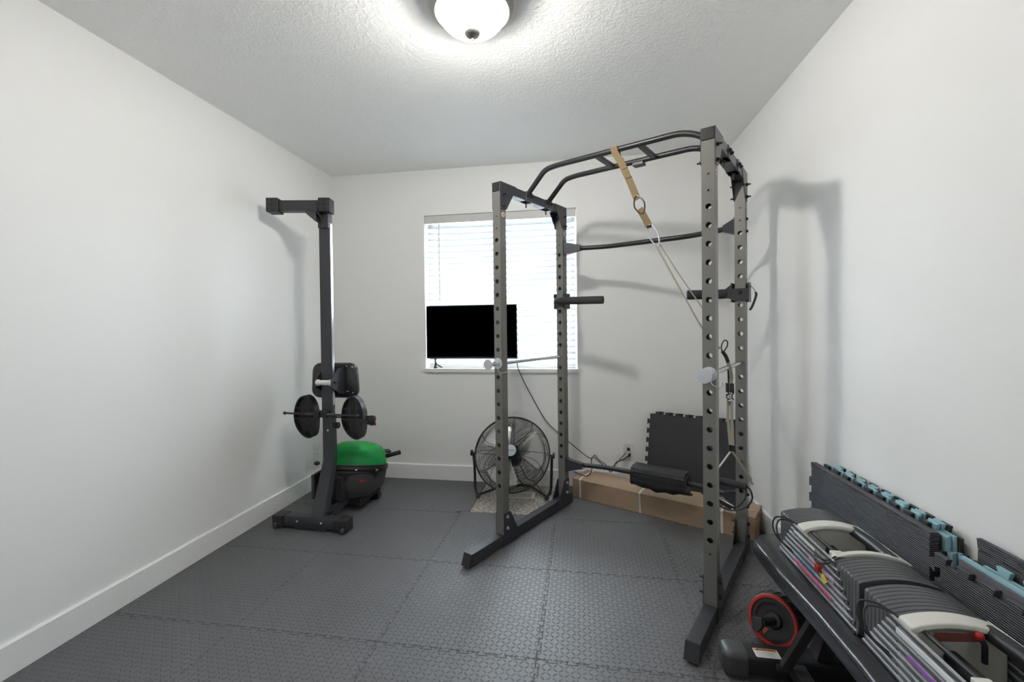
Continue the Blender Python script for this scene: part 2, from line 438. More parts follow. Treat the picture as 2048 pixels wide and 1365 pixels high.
# ------------------------------------------------------------------ ceiling light
LX, LY = -.388, 1.665
cl = thing('ceiling_light', 'lit frosted dome ceiling light with brushed nickel ring and finial', 'ceiling light', (LX, LY, 2.28))
T = M.Translation((LX, LY, 0))
MB().lathe([(.02, 2.439), (.168, 2.439), (.170, 2.425), (.166, 2.405), (.155, 2.388), (.140, 2.379), (.131, 2.381), (.130, 2.41), (.02, 2.41)], 56, T).build('ring', NICKEL, cl)
MB().lathe([(.129, 2.40), (.129, 2.384), (.125, 2.369), (.115, 2.350), (.098, 2.333), (.075, 2.320), (.050, 2.312), (.026, 2.308), (.001, 2.307)], 56, T).build('glass_bowl', EMIT, cl)
MB().lathe([(.001, 2.311), (.027, 2.3095), (.030, 2.305), (.025, 2.296), (.010, 2.289), (.004, 2.286), (.005, 2.282), (.004, 2.278), (.0005, 2.276)], 20, T).build('finial', NICKEL, cl)

pl_d = bpy.data.lights.new('bulb', 'POINT'); pl_d.energy = BULB; pl_d.shadow_soft_size = .05; pl_d.color = (1, .97, .92)
pl_o = bpy.data.objects.new('bulb', pl_d); COL.objects.link(pl_o); pl_o.parent = cl; pl_o.location = (0, 0, .078)

# ------------------------------------------------------------------ outlets
def outlet(label, M_, plug=False):
    o = thing('electrical_outlet', label, 'outlet', M_.to_translation(), 0)
    MB().prism(rrect(.072, .118, .006, 3), 'z', 0, .005, M_).build('cover_plate', WHITE, o, bevel=.0015)
    r = MB()
    for s_ in (-1, 1): r.prism(rrect(.034, .030, .012, 5, 0, s_*.0195), 'z', .005, .0068, M_)
    rc = r.build('receptacle', WHITE, o)
    d = MB()
    for s_ in (-1, 1):
        for x in (-.006, .006): d.box((x-.0012, s_*.0195-.004, .0068), (x+.0012, s_*.0195+.005, .0072), M_)
    d.each('slot', DARKHOLE, rc)
    return o
def frame(o, xa, ya): # local x, y axes; z = x cross y
    x, y = V(xa), V(ya); z = x.cross(y); m = M((x, y, z)).transposed().to_4x4(); m.translation = V(o); return m
outlet('white wall outlet on the left wall behind the rowing machine', frame((XL, 3.13, .265), (0, 1, 0), (0, 0, 1)))
outlet('white wall outlet under the window wall with two cords plugged in', frame((.345, YB, .268), (1, 0, 0), (0, 0, 1)))
outlet('white wall outlet on the right wall above the cardboard box', frame((XR, 3.035, .255), (0, -1, 0), (0, 0, 1)))

# ------------------------------------------------------------------ floor of jigsaw foam tiles
gx = [XL+.002, -1.39, -.778, -.166, .446, XR-.002]; gy = [YF+.002, .395, 1.0, 1.602, 2.206, 2.81, YB-.002]
rowname = ['row nearest the doorway side', 'second row from the doorway side', 'third row from the doorway side', 'third row from the window wall', 'second row from the window wall', 'row along the window wall']
colname = ['against the left wall', 'second from the left wall', 'in the middle', 'second from the right wall', 'against the right wall']
for j in range(6):
    for i in range(5):
        if (i, j) == (2, 5): continue
        x0, x1, y0, y1 = gx[i], gx[i+1], gy[j], gy[j+1]
        g = .0007
        pts = []
        carp_w = (i == 1 and j == 5); carp_n = (i == 2 and j == 4); carp_e = (i == 3 and j == 5)
        if carp_w: x1 = -.722
        if carp_n: y1 = 2.834
        S_ = seam((x0, y0), (x1 if not carp_w else gx[i+1], y0), sign=-1) if j > 0 else [V((x0, y0))]
        if carp_w: S_ += [V((gx[i+1], y0+.0245)), V((x1, y0+.0245))]
        E_ = seam((x1, y0), (x1, gy[j+1] if not carp_n else gy[j+1]), sign=-1) if i < 4 and not carp_w else [V((x1, y0+(.0245 if carp_w else 0)))]
        if carp_w: S_ = S_[:-1]
        N_ = [V((x1, y1))] if (j == 5 or carp_n) else [V((x1, y1))] + [p for p in seam((x0, y1), (x1, y1), sign=-1)[1:]][::-1]
        W_ = [V((x0, y1))] if (i == 0 or carp_e) else [V((x0, y1))] + [p for p in seam((x0, y0), (x0, gy[j+1]), sign=-1)[1:]][::-1]
        poly = S_ + E_ + N_ + W_
        cx, cy = (x0+x1)/2, (y0+y1)/2
        clean = []
        for p in poly:
            if not clean or (p - clean[-1]).length > 1e-4: clean.append(p)
        # hairline gap: pull every point slightly towards the inside of its two edges
        n = len(clean); q2 = []
        for k in range(n):
            a, b, c = clean[k-1], clean[k], clean[(k+1) % n]
            n1 = V((-(b-a).y, (b-a).x)).normalized(); n2 = V((-(c-b).y, (c-b).x)).normalized()
            q2.append((b.x + (n1.x+n2.x)*g, b.y + (n1.y+n2.y)*g))
        n = len(q2); q3 = []; CH = .0016
        for k in range(n):
            a, b, c = V(q2[k-1]), V(q2[k]), V(q2[(k+1) % n])
            n1 = V((-(b-a).y, (b-a).x)).normalized(); n2 = V((-(c-b).y, (c-b).x)).normalized(); m_ = (n1+n2) / max(.5, 1 + n1.dot(n2))
            q3.append((b.x + m_.x*CH, b.y + m_.y*CH, 0.0))
        o = MB().loft([[(p[0], p[1], ZF+.0002) for p in q2], [(p[0], p[1], -CH) for p in q2], q3]).build('foam_floor_tile', TILE)
        me = o.data; me.transform(M.Translation((-cx, -cy, 0))); o.location = (cx, cy, 0)
        me.polygons.foreach_set('use_smooth', [False] * len(me.polygons))
        tag(o, 'grey diamond-plate foam floor tile %s, %s' % (colname[i], rowname[j]), 'floor tile', 'interlocking foam floor tiles')

# floor register in the bare carpet patch
vt = thing('floor_vent', 'beige slotted metal floor register on the bare carpet below the fan', 'floor vent', (-.45, 3.17, ZF))
v0x, v1x, v0y, v1y = -.60, -.325, 3.115, 3.24
q = MB(); q.box((v0x, v0y, ZF), (v1x, v0y+.014, ZF+.008)); q.box((v0x, v1y-.014, ZF), (v1x, v1y, ZF+.008)); q.box((v0x, v0y+.014, ZF), (v0x+.02, v1y-.014, ZF+.008)); q.box((v1x-.02, v0y+.014, ZF), (v1x, v1y-.014, ZF+.008))
q.build('frame', BEIGEM, vt)
q = MB()
for k in range(18):
    x = v0x+.02 + (v1x-v0x-.04)*(k+.5)/18; q.box((x-.0035, v0y+.014, ZF+.001), (x+.0035, v1y-.014, ZF+.007))
q.build('louvres', BEIGEM, vt)
MB().box((v0x+.02, v0y+.014, ZF+.0001), (v1x-.02, v1y-.014, ZF+.0008)).build('cavity', DARKHOLE, vt)

# ------------------------------------------------------------------ television on the window sill
tv = thing('television', 'black flat screen television standing on the window sill', 'television', (-.84, YB+.02, WZ0))
tx0, tx1, tz0, tz1 = -1.198, -.474, .955, 1.372
MB().prism(rrect(tx1-tx0, tz1-tz0, .004, 3, (tx0+tx1)/2, (tz0+tz1)/2), 'y', YB+.006, YB+.022).build('bezel', BLACKP, tv)
MB().box((tx0+.2, YB+.021, tz0+.03), (tx1-.2, YB+.036, tz1-.12)).build('rear_housing', BLACKP, tv, bevel=.006)
MB().box((tx0+.006, YB+.0045, tz0+.014), (tx1-.006, YB+.0062, tz1-.006)).build('screen', SCREEN, tv)
for fx, s_ in ((-1.13, 1), (-.56, -1)):
    f = MB(); f.tube([(fx, YB+.014, tz0+.012), (fx+.004*s_, YB+.012, WZ0+.035), (fx+.002*s_, YB-.008, WZ0+.008)], .008, flat=(.02, .012), up=(1, 0, 0))
    f.tube([(fx, YB+.012, WZ0+.04), (fx+.05*s_, YB+.03, WZ0+.006)], .005, 6); f.tube([(fx, YB-.018, WZ0+.006), (fx+.006*s_, YB+.034, WZ0+.006)], .005, 6)
    f.build('foot', BLACKP, tv)

# ------------------------------------------------------------------ power rack
RA = -.4842
rack = thing('power_rack', 'grey and black steel power rack with perforated uprights and bent pull-up bars', 'power rack', (-.462, 2.4184, 0), RA)
RW, RD, RH = 1.122, .72, 1.985
def holed_post(u0, v0, mirror):
    mb = MB(); t = .05; z0, z1 = .066, RH-.051; cu = u0 + (.024 if not mirror else .026); v1 = v0 + t
    holes = [(.33 + .0745*k, .0118) for k in range(19)] + [(1.735, .004), (.275, .004), (1.80, .0035)]
    holes.sort()
    for vv in (v0, v1):
        zc = z0
        for z, r in holes:
            h = max(r*1.5, .012)
            mb.add([(u0, vv, zc), (u0+t, vv, zc), (u0+t, vv, z-h), (u0, vv, z-h)], [(0, 1, 2, 3)])
            N_ = 20; circ = []; rect = []
            for k in range(N_):
                a = 2*PI*k/N_ + PI/N_*0; c, s_ = math.cos(a), math.sin(a)
                circ.append((cu + r*c, vv, z + r*s_))
                ex = (u0+t-cu) if c > 0 else (cu-u0)
                sc = min(ex/abs(c) if abs(c) > 1e-6 else 9, h/abs(s_) if abs(s_) > 1e-6 else 9)
                rect.append((cu + c*sc, vv, z + s_*sc))
            o = len(mb.v)
            mb.add(circ + rect, [(k, (k+1) % N_, (k+1) % N_ + N_, k + N_) for k in range(N_)])
            # corner fillers
            for cx_, cz_ in ((u0, z-h), (u0+t, z-h), (u0+t, z+h), (u0, z+h)):
                ang = math.atan2(cz_-z, cx_-cu) % (2*PI); k = int(ang/(2*PI/N_)); mb.f.append((o+N_+k, o+N_+(k+1) % N_, len(mb.v))); mb.mi.append(0); mb.v.append((cx_, vv, cz_))
            zc = z + h
        mb.add([(u0, vv, zc), (u0+t, vv, zc), (u0+t, vv, z1), (u0, vv, z1)], [(0, 1, 2, 3)])
    for uu in (u0, u0+t): mb.add([(uu, v0, z0), (uu, v1, z0), (uu, v1, z1), (uu, v0, z1)], [(0, 1, 2, 3)])
    return mb
def build_post(u0, v0, mirror):
    mb = holed_post(u0, v0, mirror)
    # walls have real thickness: build the inner skin by hand so the through holes read as drilled
    o = mb.build('upright', GREYM, rack, local=True, sharp=30)
    bm = bmesh.new(); bm.from_mesh(o.data); bmesh.ops.remove_doubles(bm, verts=bm.verts, dist=1e-5)
    c = V((u0+.025, v0+.025, 0))
    for f in bm.faces:
        fc = f.calc_center_median() - c
        nrm = V((0, 1 if fc.y > 0 else -1, 0)) if abs(abs(fc.y)-.025) < 1e-4 else V((1 if fc.x > 0 else -1, 0, 0))
        f.normal_update()
        if f.normal.dot(nrm) < 0: f.normal_flip()
        f.smooth = False
    bm.to_mesh(o.data); bm.free()
    q = o.modifiers.new('wall', 'SOLIDIFY'); q.thickness = .0028; q.offset = -1
    return o
posts = {}
for (u0, v0, key) in ((0, 0, 'LF'), (RW-.05, 0, 'RF'), (0, RD-.05, 'LB'), (RW-.05, RD-.05, 'RB')):
    posts[key] = build_post(u0, v0, u0 > .5)
# maker's round sticker below the top gussets
for key, u in (('LF', .0505), ('LB', .0505), ('RF', RW+.0005), ('RB', RW+.0005)):
    v = .025 if key[1] == 'F' else RD-.025
    a = MB(); mm = frame((u, v, 1.81), (0, 1, 0), (0, 0, 1)); a.cyl((0, 0, 0), (0, 0, .0006), .0135, 24, m=mm); st = a.build('sticker', STICK, posts[key], local=True)
    a = MB(); mm = frame((u+.0007, v, 1.81), (0, 1, 0), (0, 0, 1)); a.prism([(-.005, -.006), (.005, -.006), (.006, .001), (0, .007), (-.006, .001)], 'z', 0, .0003, mm); a.cur = 1
    for k in range(24):
        a0, a1 = 2*PI*k/24, 2*PI*(k+1)/24
        a.add([(.0105*math.cos(a0), .0105*math.sin(a0), 0), (.012*math.cos(a0), .012*math.sin(a0), 0), (.012*math.cos(a1), .012*math.sin(a1), 0), (.0105*math.cos(a1), .0105*math.sin(a1), 0)], [(0, 1, 2, 3)], mm)
    a.build('emblem', [REDL, REDL], posts[key], local=True)
def bolt(mb, p, ax, r=.0075, l=.02, back=.0):
    p, ax = V(p), V(ax); mb.cyl(p, p+ax*.0025, r*1.25, 12); mb.cyl(p+ax*.0025, p+ax*.009, r, 6); 
    if l > .01: mb.cyl(p+ax*.009, p+ax*l, r*.5, 8)
for u0 in (0, RW-.05):
    side = 'L' if u0 == 0 else 'R'
    # base beam with chamfered nose
    mb = MB(); mb.prism([(-.285, .008), (-.262, .066), (RD+.05, .066), (RD+.06, .008)], 'x', u0, u0+.05)
    bb = mb.build('base_beam', BLACKS, rack, local=True, bevel=.002)
    f = MB()
    for v in (-.27, RD-.0): f.box((u0+.002, v, 0), (u0+.048, v+.055, .012))
    f.each('rubber_foot', RUBBER, bb, local=True, bevel=.002)
    c = MB(); c.prism([(-.287, .010), (-.2635, .0665), (-.255, .0665), (-.255, .010)], 'x', u0-.0008, u0+.0508); c.each('end_cap', BLACKP, bb, local=True)
    # top beam over the posts
    mb = MB(); mb.box((u0, 0, RH-.05), (u0+.05, RD, RH)); tb = mb.build('top_beam', BLACKS, rack, local=True, bevel=.0025)
    c = MB(); c.box((u0+.001, -.003, RH-.049), (u0+.049, 0, RH-.001)); c.box((u0+.001, RD, RH-.049), (u0+.049, RD+.003, RH-.001)); c.each('end_cap', BLACKP, tb, local=True, bevel=.0015)
    for v0, s_ in ((.0, 1), (RD, -1)):
        g = MB()
        for uu in (u0-.003, u0+.05):
            g.prism([(v0, RH+.001), (v0+s_*.15, RH+.001), (v0+s_*.12, RH-.05), (v0+s_*.058, RH-.14), (v0+s_*.045, RH-.147), (v0, RH-.147)], 'x', uu, uu+.003)
        g.each('top_gusset', BLACKS, rack, local=True)
        b = MB()
        for zz in (RH-.065, RH-.128):
            bolt(b, (u0+.053, v0+s_*.028, zz), (1, 0, 0)); bolt(b, (u0-.003, v0+s_*.028, zz), (-1, 0, 0))
        b.each('bolt', BLACKP, rack, local=True)
        g = MB()
        for uu in (u0-.003, u0+.05):
            g.prism([(v0-s_*.01, .008), (v0+s_*.15, .008), (v0+s_*.125, .066), (v0+s_*.062, .178), (v0+s_*.05, .182), (v0, .182), (v0, .066)], 'x', uu, uu+.003)
        g.each('base_gusset', BLACKS, rack, local=True)
        b = MB()
        for zz in (.095, .158):
            bolt(b, (u0+.053, v0+s_*.03, zz), (1, 0, 0), l=.008); bolt(b, (u0-.003, v0+s_*.03, zz), (-1, 0, 0), l=.02)
        b.each('bolt', ZINC if side == 'L' else BLACKP, rack, local=True)
    # brackets carrying the pull-up bars
    for v in (.285, .505):
        b = MB(); b.box((u0-.003, v-.035, RH-.05), (u0+.053, v+.035, RH+.004)); b.build('bar_bracket', BLACKS, rack, local=True, bevel=.002)
        h = MB()
        for dv in (-.02, .02):
            bolt(h, (u0+.053, v+dv, RH-.018), (1, 0, 0), .008, .012); bolt(h, (u0-.003, v+dv, RH-.018), (-1, 0, 0), .008, .012)
        bolt(h, (u0+.025, v-.0, RH-.05), (0, 0, -1), .009, .032)
        h.each('bolt', BLACKP, rack, local=True)
zt = 2.102
for v in (.275, .500):
    p = fillet([(.03, v+.01, RH-.005), (.045, v+.01, RH+.0), (.165, v, zt-.008), (.235, v, zt), (.915, v, zt), (1.00, v, zt-.030), (1.095, v+.01, RH-.005)], .075, 7)
    MB().tube(p, .0148, 18).build('pull_up_bar', BLACKM, rack, local=True)
for u in (.482, .715):
    MB().box((u-.014, .285, zt-.010), (u+.014, .492, zt+.008)).build('cross_link', BLACKM, rack, local=True, bevel=.002)
MB().box((.60, .478, zt-.028), (.66, .525, zt-.010)).build('anchor_tab', BLACKM, rack, local=True, bevel=.002)
# rear tie bars, bowed backwards, with flared brackets
for zz, name in ((1.712, 'rear_tie_bar'), (.277, 'rear_tie_bar')):
    p = fillet([(.055, RD-.02, zz), (.16, RD+.035, zz), (.30, RD+.075, zz-.002), (.80, RD+.075, zz-.002), (.96, RD+.035, zz), (RW-.055, RD-.02, zz)], .12, 8)
    tb = MB().tube(p, .0148, 18).build(name, BLACKM, rack, local=True)
    for u, s_ in ((.05, 1), (RW-.05, -1)):
        kq = 1 if s_ > 0 else .62; g = MB(); g.box((min(u, u+s_*.004), RD-.05, zz-.045), (max(u, u+s_*.004), RD, zz+.045))
        for dz in (-1, 1):
            g.add([(u, RD-.045, zz+dz*.042), (u+s_*.105*kq, RD-.005, zz+dz*.017), (u+s_*.11*kq, RD+.022, zz+dz*.017), (u, RD-.003, zz+dz*.042),
                   (u, RD-.045, zz+dz*.038), (u+s_*.105*kq, RD-.005, zz+dz*.0145), (u+s_*.11*kq, RD+.022, zz+dz*.0145), (u, RD-.003, zz+dz*.038)], [(0, 1, 2, 3), (4, 7, 6, 5), (0, 4, 5, 1), (1, 5, 6, 2), (2, 6, 7, 3), (3, 7, 4, 0)])
        for vv, v2 in ((RD-.046, RD-.008),):
            g.add([(u, vv, zz-.042), (u, vv, zz+.042), (u+s_*.105*kq, v2, zz+.017), (u+s_*.105*kq, v2, zz-.017), (u, vv+.003, zz-.042), (u, vv+.003, zz+.042), (u+s_*.105*kq, v2+.003, zz+.017), (u+s_*.105*kq, v2+.003, zz-.017)], [(0, 1, 2, 3), (7, 6, 5, 4), (0, 4, 5, 1), (1, 5, 6, 2), (2, 6, 7, 3), (3, 7, 4, 0)])
        g.build('bracket', BLACKS, tb, local=True)
        h = MB()
        for dz in (-.032, .032): bolt(h, (u-s_*.05, RD-.025, zz+dz), (-s_, 0, 0), .007, .010); bolt(h, (u+s_*.004, RD-.025, zz+dz), (s_, 0, 0), .006, .018)
        h.each('bolt', BLACKP, tb, local=True)

# safety pipes resting in the uprights
def rackpt(u, v, z):
    return root_m(rack) @ V((u, v, z))
def safety(label, u, vend):
    o = thing('safety_pipe', label, 'safety bar', rackpt(u, 0, 1.0005), RA, 'chrome safety pipes of the rack')
    MB().cyl((0, vend, 0), (0, .705, 0), .0108, 20).build('pipe', CHROME, o, local=True)
    MB().cyl((0, vend-.004, 0), (0, vend, 0), .029, 36).build('end_disc', SILVER, o, local=True, bevel=.001)
    MB().cyl((0, -.006, 0), (0, -.002, 0), .030, 36).build('flange', SILVER, o, local=True, bevel=.001)
    MB().cyl((0, -.022, 0), (0, -.006, 0), .0145, 24).build('collar', SILVER, o, local=True, bevel=.001)
    MB().tube(fillet([(.004, -.016, -.012), (.014, -.020, -.040), (.038, -.018, -.050), (.046, .02, -.046), (.042, .03, -.036)], .008, 4), .0018, 8).build('wire_clip', CHROME, o, local=True)
    return o
safety('chrome safety pipe on the left side of the rack in front of the television', .025, -.085)
safety('chrome safety pipe on the right side of the rack, with a strap hung over it', RW-.024, -.078)

# dip handles pinned to the rear uprights
def channel(mb, u0, z0, z1):
    a, b = u0-.012, u0+.062
    mb.box((a-.005, RD-.060, z0), (a, RD+.012, z1)); mb.box((b, RD-.060, z0), (b+.005, RD+.012, z1))
    mb.box((a, RD-.060, z0+.008), (b, RD-.055, z1-.03)); mb.box((a-.005, RD+.007, z0), (b+.005, RD+.012, z1))
o = thing('dip_handle', 'black padded dip handle on the rear left upright beside the window', 'dip handle', rackpt(.02, RD-.05, 1.31), RA, 'padded dip handles')
Ti = M.Translation((-.02, -(RD-.05), -1.31))
def lb(mb): mb.v = [tuple(Ti @ V(p)) for p in mb.v]; return mb
q = MB(); channel(q, 0, 1.315, 1.415); lb(q).build('bracket', BLACKS, o, local=True, bevel=.0015)
pth = fillet([(.028, RD-.055, 1.362), (.040, RD-.115, 1.362), (.080, RD-.118, 1.362), (.348, RD-.085, 1.358)], .04, 8)
lb(MB().tube(pth, .0245, 24)).build('foam_grip', FOAMG, o, local=True, bevel=.006)
lb(MB().tube([(.02, RD-.062, 1.362), (.025, RD-.05, 1.362)], .03, 20)).build('hub', BLACKS, o, local=True)
lb(MB().tube(smooth([(-.012, RD-.03, 1.32), (-.004, RD-.04, 1.295), (.006, RD-.062, 1.285)]), .0015, 6)).build('tether', WIRE, o, local=True)
o = thing('dip_handle', 'black padded dip handle on the rear right upright near the right wall', 'dip handle', rackpt(RW-.02, RD-.05, 1.31), RA, 'padded dip handles')
Ti = M.Translation((-(RW-.02), -(RD-.05), -1.31))
q = MB(); channel(q, RW-.05, 1.315, 1.415); lb(q).build('bracket', BLACKS, o, local=True, bevel=.0015)
q = MB(); b_ = RW-.067
q.add([(b_, RD-.055, 1.33), (b_, RD+.01, 1.33), (b_, RD+.01, 1.408), (b_, RD-.055, 1.408), (b_-.04, RD-.035, 1.345), (b_-.04, RD-.01, 1.345), (b_-.04, RD-.01, 1.38), (b_-.04, RD-.035, 1.38)], [(0, 1, 2, 3), (7, 6, 5, 4), (0, 4, 5, 1), (1, 5, 6, 2), (2, 6, 7, 3), (3, 7, 4, 0)])
lb(q).build('flare', BLACKS, o, local=True, bevel=.002)
lb(MB().tube(fillet([(b_-.02, RD-.022, 1.362), (b_-.10, RD-.03, 1.361), (.838, RD-.075, 1.363)], .05), [.0255]*9, 24)).build('foam_grip', FOAMG, o, local=True, bevel=.006)
lb(MB().cyl((RW-.028, RD-.075, 1.372), (RW-.028, RD-.058, 1.372), .010, 16)).build('locking_pin', BLACKM, o, local=True)
lb(MB().tube(smooth([(RW+.017, RD-.03, 1.40), (RW+.04, RD-.05, 1.375), (RW+.048, RD-.06, 1.355)]), .0015, 6)).build('tether', WIRE, o, local=True)
lb(MB().tube(smooth([(RW+.046, RD-.06, 1.360), (RW+.050, RD-.062, 1.345), (RW+.032, RD-.06, 1.29), (RW+.02, RD-.055, 1.272)]), .0058, 8)).build('pin_handle', RUBBER, o, local=True)

# ------------------------------------------------------------------ suspension trainer hanging from the pull-up bar
R_ = lambda u, v, z: tuple(rackpt(u, v, z))
st = thing('suspension_trainer', 'tan suspension strap looped over the front pull-up bar with carabiners', 'suspension strap', R_(.594, .275, 2.1))
dirv = (rackpt(1, 0, 0) - rackpt(0, 0, 0)).normalized(); up_n = (rackpt(0, -1, 0) - rackpt(0, 0, 0)).normalized()
def strap(pts, w_, t_, name, m, up=up_n, par=st): return MB().tube([R_(*p) for p in pts], 0, flat=(w_, t_), up=tuple(up)).build(name, m, par)
strap([(.592, .300, 2.075), (.590, .298, 2.112), (.590, .275, 2.123), (.590, .252, 2.112), (.600, .250, 2.075), (.630, .252, 2.025), (.672, .255, 1.925), (.712, .257, 1.822)], .034, .003, 'anchor_strap', TAN)
q = MB()
for z, u in ((2.03, .628), (1.98, .650), (1.93, .671)): q.tube([R_(u-.016, .2525, z+.005), R_(u+.016, .2525, z+.011)], .0016, 6)
q.each('stitching', DARKHOLE, st)
def ring(c, a, b, wd, r, name, m, tilt=0):
    pts = []
    c_ = V(c)
    for k in range(24):
        th_ = 2*PI*k/24; x = wd*math.cos(th_); y = (a if math.sin(th_) > 0 else b)*math.sin(th_)
        x *= (1 - .25*abs(math.sin(th_)))
        xx = x*math.cos(tilt) - y*math.sin(tilt); yy = x*math.sin(tilt) + y*math.cos(tilt)
        pts.append(R_(c_.x+xx, c_.y, c_.z+yy))
    return MB().tube(pts, r, 8, closed=True).build(name, m, st)
ring((.722, .255, 1.795), .048, .048, .026, .0038, 'carabiner', BLACKS, .35)
strap([(.722, .256, 1.775), (.744, .257, 1.735), (.768, .258, 1.685)], .033, .003, 'lower_strap', TAN)
ring((.792, .258, 1.635), .058, .058, .022, .0035, 'equalizer_loop', ZINC, .36)
strap([(.768, .258, 1.688), (.772, .258, 1.675)], .024, .008, 'stitched_end', DARKHOLE)
for i, (a, b) in enumerate((((.800, .256, 1.590), (1.020, .20, 1.192)), ((.812, .268, 1.598), (1.035, .26, 1.230)))):
    MB().tube(smooth([R_(*a), R_((a[0]+b[0])/2, (a[1]+b[1])/2, (a[2]+b[2])/2-.002), R_(*b), R_(1.060, .24, 1.125), R_(1.081, .27, 1.092)]), .0038 if i == 0 else .0026, 8).build('main_strap', BEIGE, st)
# sleeve, loop and the part that hangs over the safety pipe
MB().tube(smooth([R_(1.080, .33, 1.075), R_(1.092, .345, 1.05), R_(1.100, .35, 1.022)]), .0085, 10).build('sleeve', RUBBER, st)
MB().tube(smooth([R_(1.083, .33, 1.062), R_(1.075, .33, 1.095), R_(1.086, .33, 1.124), R_(1.100, .33, 1.122), R_(1.100, .33, 1.100), R_(1.086, .33, 1.075)], closed=False), .0028, 8).build('loop', RUBBER, st)
strap([(1.100, .345, 1.025), (1.108, .35, 1.0), (1.115, .345, .955), (1.112, .345, .925)], .014, .005, 'hanging_strap', BEIGE)
strap([(1.098, .36, 1.02), (1.099, .37, .98), (1.102, .36, .925)], .012, .004, 'hanging_strap', DARKHOLE)
for du in (-.008, .010): strap([(1.106+du, .347, .928), (1.107+du, .347, .885)], .016, .010, 'slide_buckle', BLACKP)
q = MB()
for k in range(14):
    a = random.random()*6.28; p = V((1.107+.012*random.uniform(-1, 1), .345, .86+.03*random.uniform(-1, 1)))
    q.tube([R_(*(p + V((-.008*math.cos(a), 0, -.008*math.sin(a))))), R_(*(p + V((.008*math.cos(a), .006, .008*math.sin(a)))))], .003, 6)
q.build('cam_buckle', BLACKS, st)
q = MB()
for k in range(5): q.tube([R_(1.100+.003*k, .34, .87-.006*k), R_(1.108+.003*k, .34, .876-.006*k)], .0022, 6)
q.each('buckle_tooth', ZINC, st)
for du, m_ in ((-.009, BEIGE), (.009, BEIGE)):
    strap([(1.107+du*.8, .348, .845), (1.106+du*.9, .350, .76), (1.112+du*.6, .352, .64)], .0125, .003, 'hanging_strap', m_)
q = MB(); q.box((-.013, -.004, -.018), (.013, .004, .012), M.Translation(V(R_(1.112, .352, .630)))); q.build('keeper', BLACKP, st, bevel=.002)
# two handles
def tri(a, b, c, r, m_): MB().tube(fillet([R_(*a), R_(*b), R_(*c)], .01, 3), r, 8).build('handle_strap', m_, st)
tri((1.108, .352, .612), (1.075, .33, .555), (1.040, .315, .500), .0042, CREAM)
tri((1.112, .352, .612), (1.140, .40, .555), (1.176, .46, .462), .0042, BEIGE)
tri((1.116, .352, .612), (1.155, .36, .545), (1.196, .372, .470), .0036, BEIGE)
MB().cyl(R_(1.005, .36, .468), R_(1.172, .36, .458), .0165, 20).build('foam_handle', FOAMG, st, bevel=.003)
MB().tube(smooth([R_(1.172, .36, .462), R_(1.19, .36, .44), R_(1.193, .36, .40), R_(1.165, .36, .36), R_(1.11, .36, .335), R_(1.05, .36, .345), R_(1.0, .36, .375), R_(.96, .36, .40)]), .0035, 8).build('foot_loop', RUBBER, st)
MB().tube(smooth([R_(1.168, .37, .458), R_(1.165, .37, .40), R_(1.13, .37, .35)]), .003, 8).build('foot_loop', RUBBER, st)

# ------------------------------------------------------------------ cardboard box
bx = thing('cardboard_box', 'long flat brown cardboard box strapped with white bands, lying under the rear of the rack', 'box', R_(0, .865, 0), RA)
BL, BD, BH = 1.135, .222, .130
q = MB(); nx, ny = 26, 6
def bt(i, j):
    x = BL*i/nx; y = BD*j/ny
    edge = math.sin(PI*j/ny)**.5 if 0 < j < ny else 0
    z = BH + .006*edge*math.sin(PI*i/nx*3)**2 + .004*edge
    yy = y
    if j == 0: yy = -.0 - .010*math.sin(PI*i/nx)
    return (x, yy, z if j else BH-.001)
vs = [bt(i, j) for i in range(nx+1) for j in range(ny+1)]
q.add(vs, [(i*(ny+1)+j, (i+1)*(ny+1)+j, (i+1)*(ny+1)+j+1, i*(ny+1)+j+1) for i in range(nx) for j in range(ny)])
fr_t = [(BL*i/nx, -.010*math.sin(PI*i/nx), BH-.001) for i in range(nx+1)]; fr_b = [(BL*i/nx, .0, .0) for i in range(nx+1)]
q.add(fr_t + fr_b, [(i, i+nx+1, i+nx+2, i+1) for i in range(nx)])
q.add([(0, 0, 0), (0, BD, 0), (0, BD, BH-.0), (0, 0, BH-.001)], [(0, 1, 2, 3)]); q.add([(0, 0, 0), (BL, 0, 0), (BL, BD, 0), (0, BD, 0)], [(0, 1, 2, 3)])
q.add([(0, BD, 0), (BL, BD, 0), (BL, BD, BH), (0, BD, BH)], [(0, 1, 2, 3)])
q.cur = 1; q.add([(BL, 0, 0), (BL, BD, 0), (BL, BD, BH), (BL, 0, BH-.001)], [(0, 1, 2, 3)])
mbx = q
mbx.build('carton', [CARD, CARDR], bx, local=True)
q = MB()
for k in range(9):
    y = .012 + .198*k/8; q.box((BL-.001, y-.006, .004+.012*random.random()), (BL+.003+.006*random.random(), y+.006, BH-.004-.02*random.random()))
q.each('torn_end_flap', CARDR, bx, local=True)
for x in (.060, .485, .965):
    q = MB(); yb = -.0108*math.sin(PI*x/BL)
    q.tube([(x, BD+.001, .0), (x, BD+.001, BH+.004), (x, BD*.5, BH+.0118), (x, .012, BH+.006), (x-.001, yb-.0015, BH-.002), (x, -.0018, .001)], 0, flat=(.0016, .0125), up=(1, 0, 0))
    # the band is swept with its width along the box
    q.build('strapping_band', BAND, bx, local=True)
for x0_, wd in ((.205, .03), (.43, .045), (.62, .042), (.0905, .035)):
    q = MB(); yb = -.0107*math.sin(PI*x0_/BL); q.add([(x0_, -.0012, .012), (x0_+wd, -.0012, .012), (x0_+wd, yb-.0008, BH-.004), (x0_, yb-.0008, BH-.004)], [(0, 1, 2, 3)]); q.build('packing_tape', TAPE, bx, local=True)
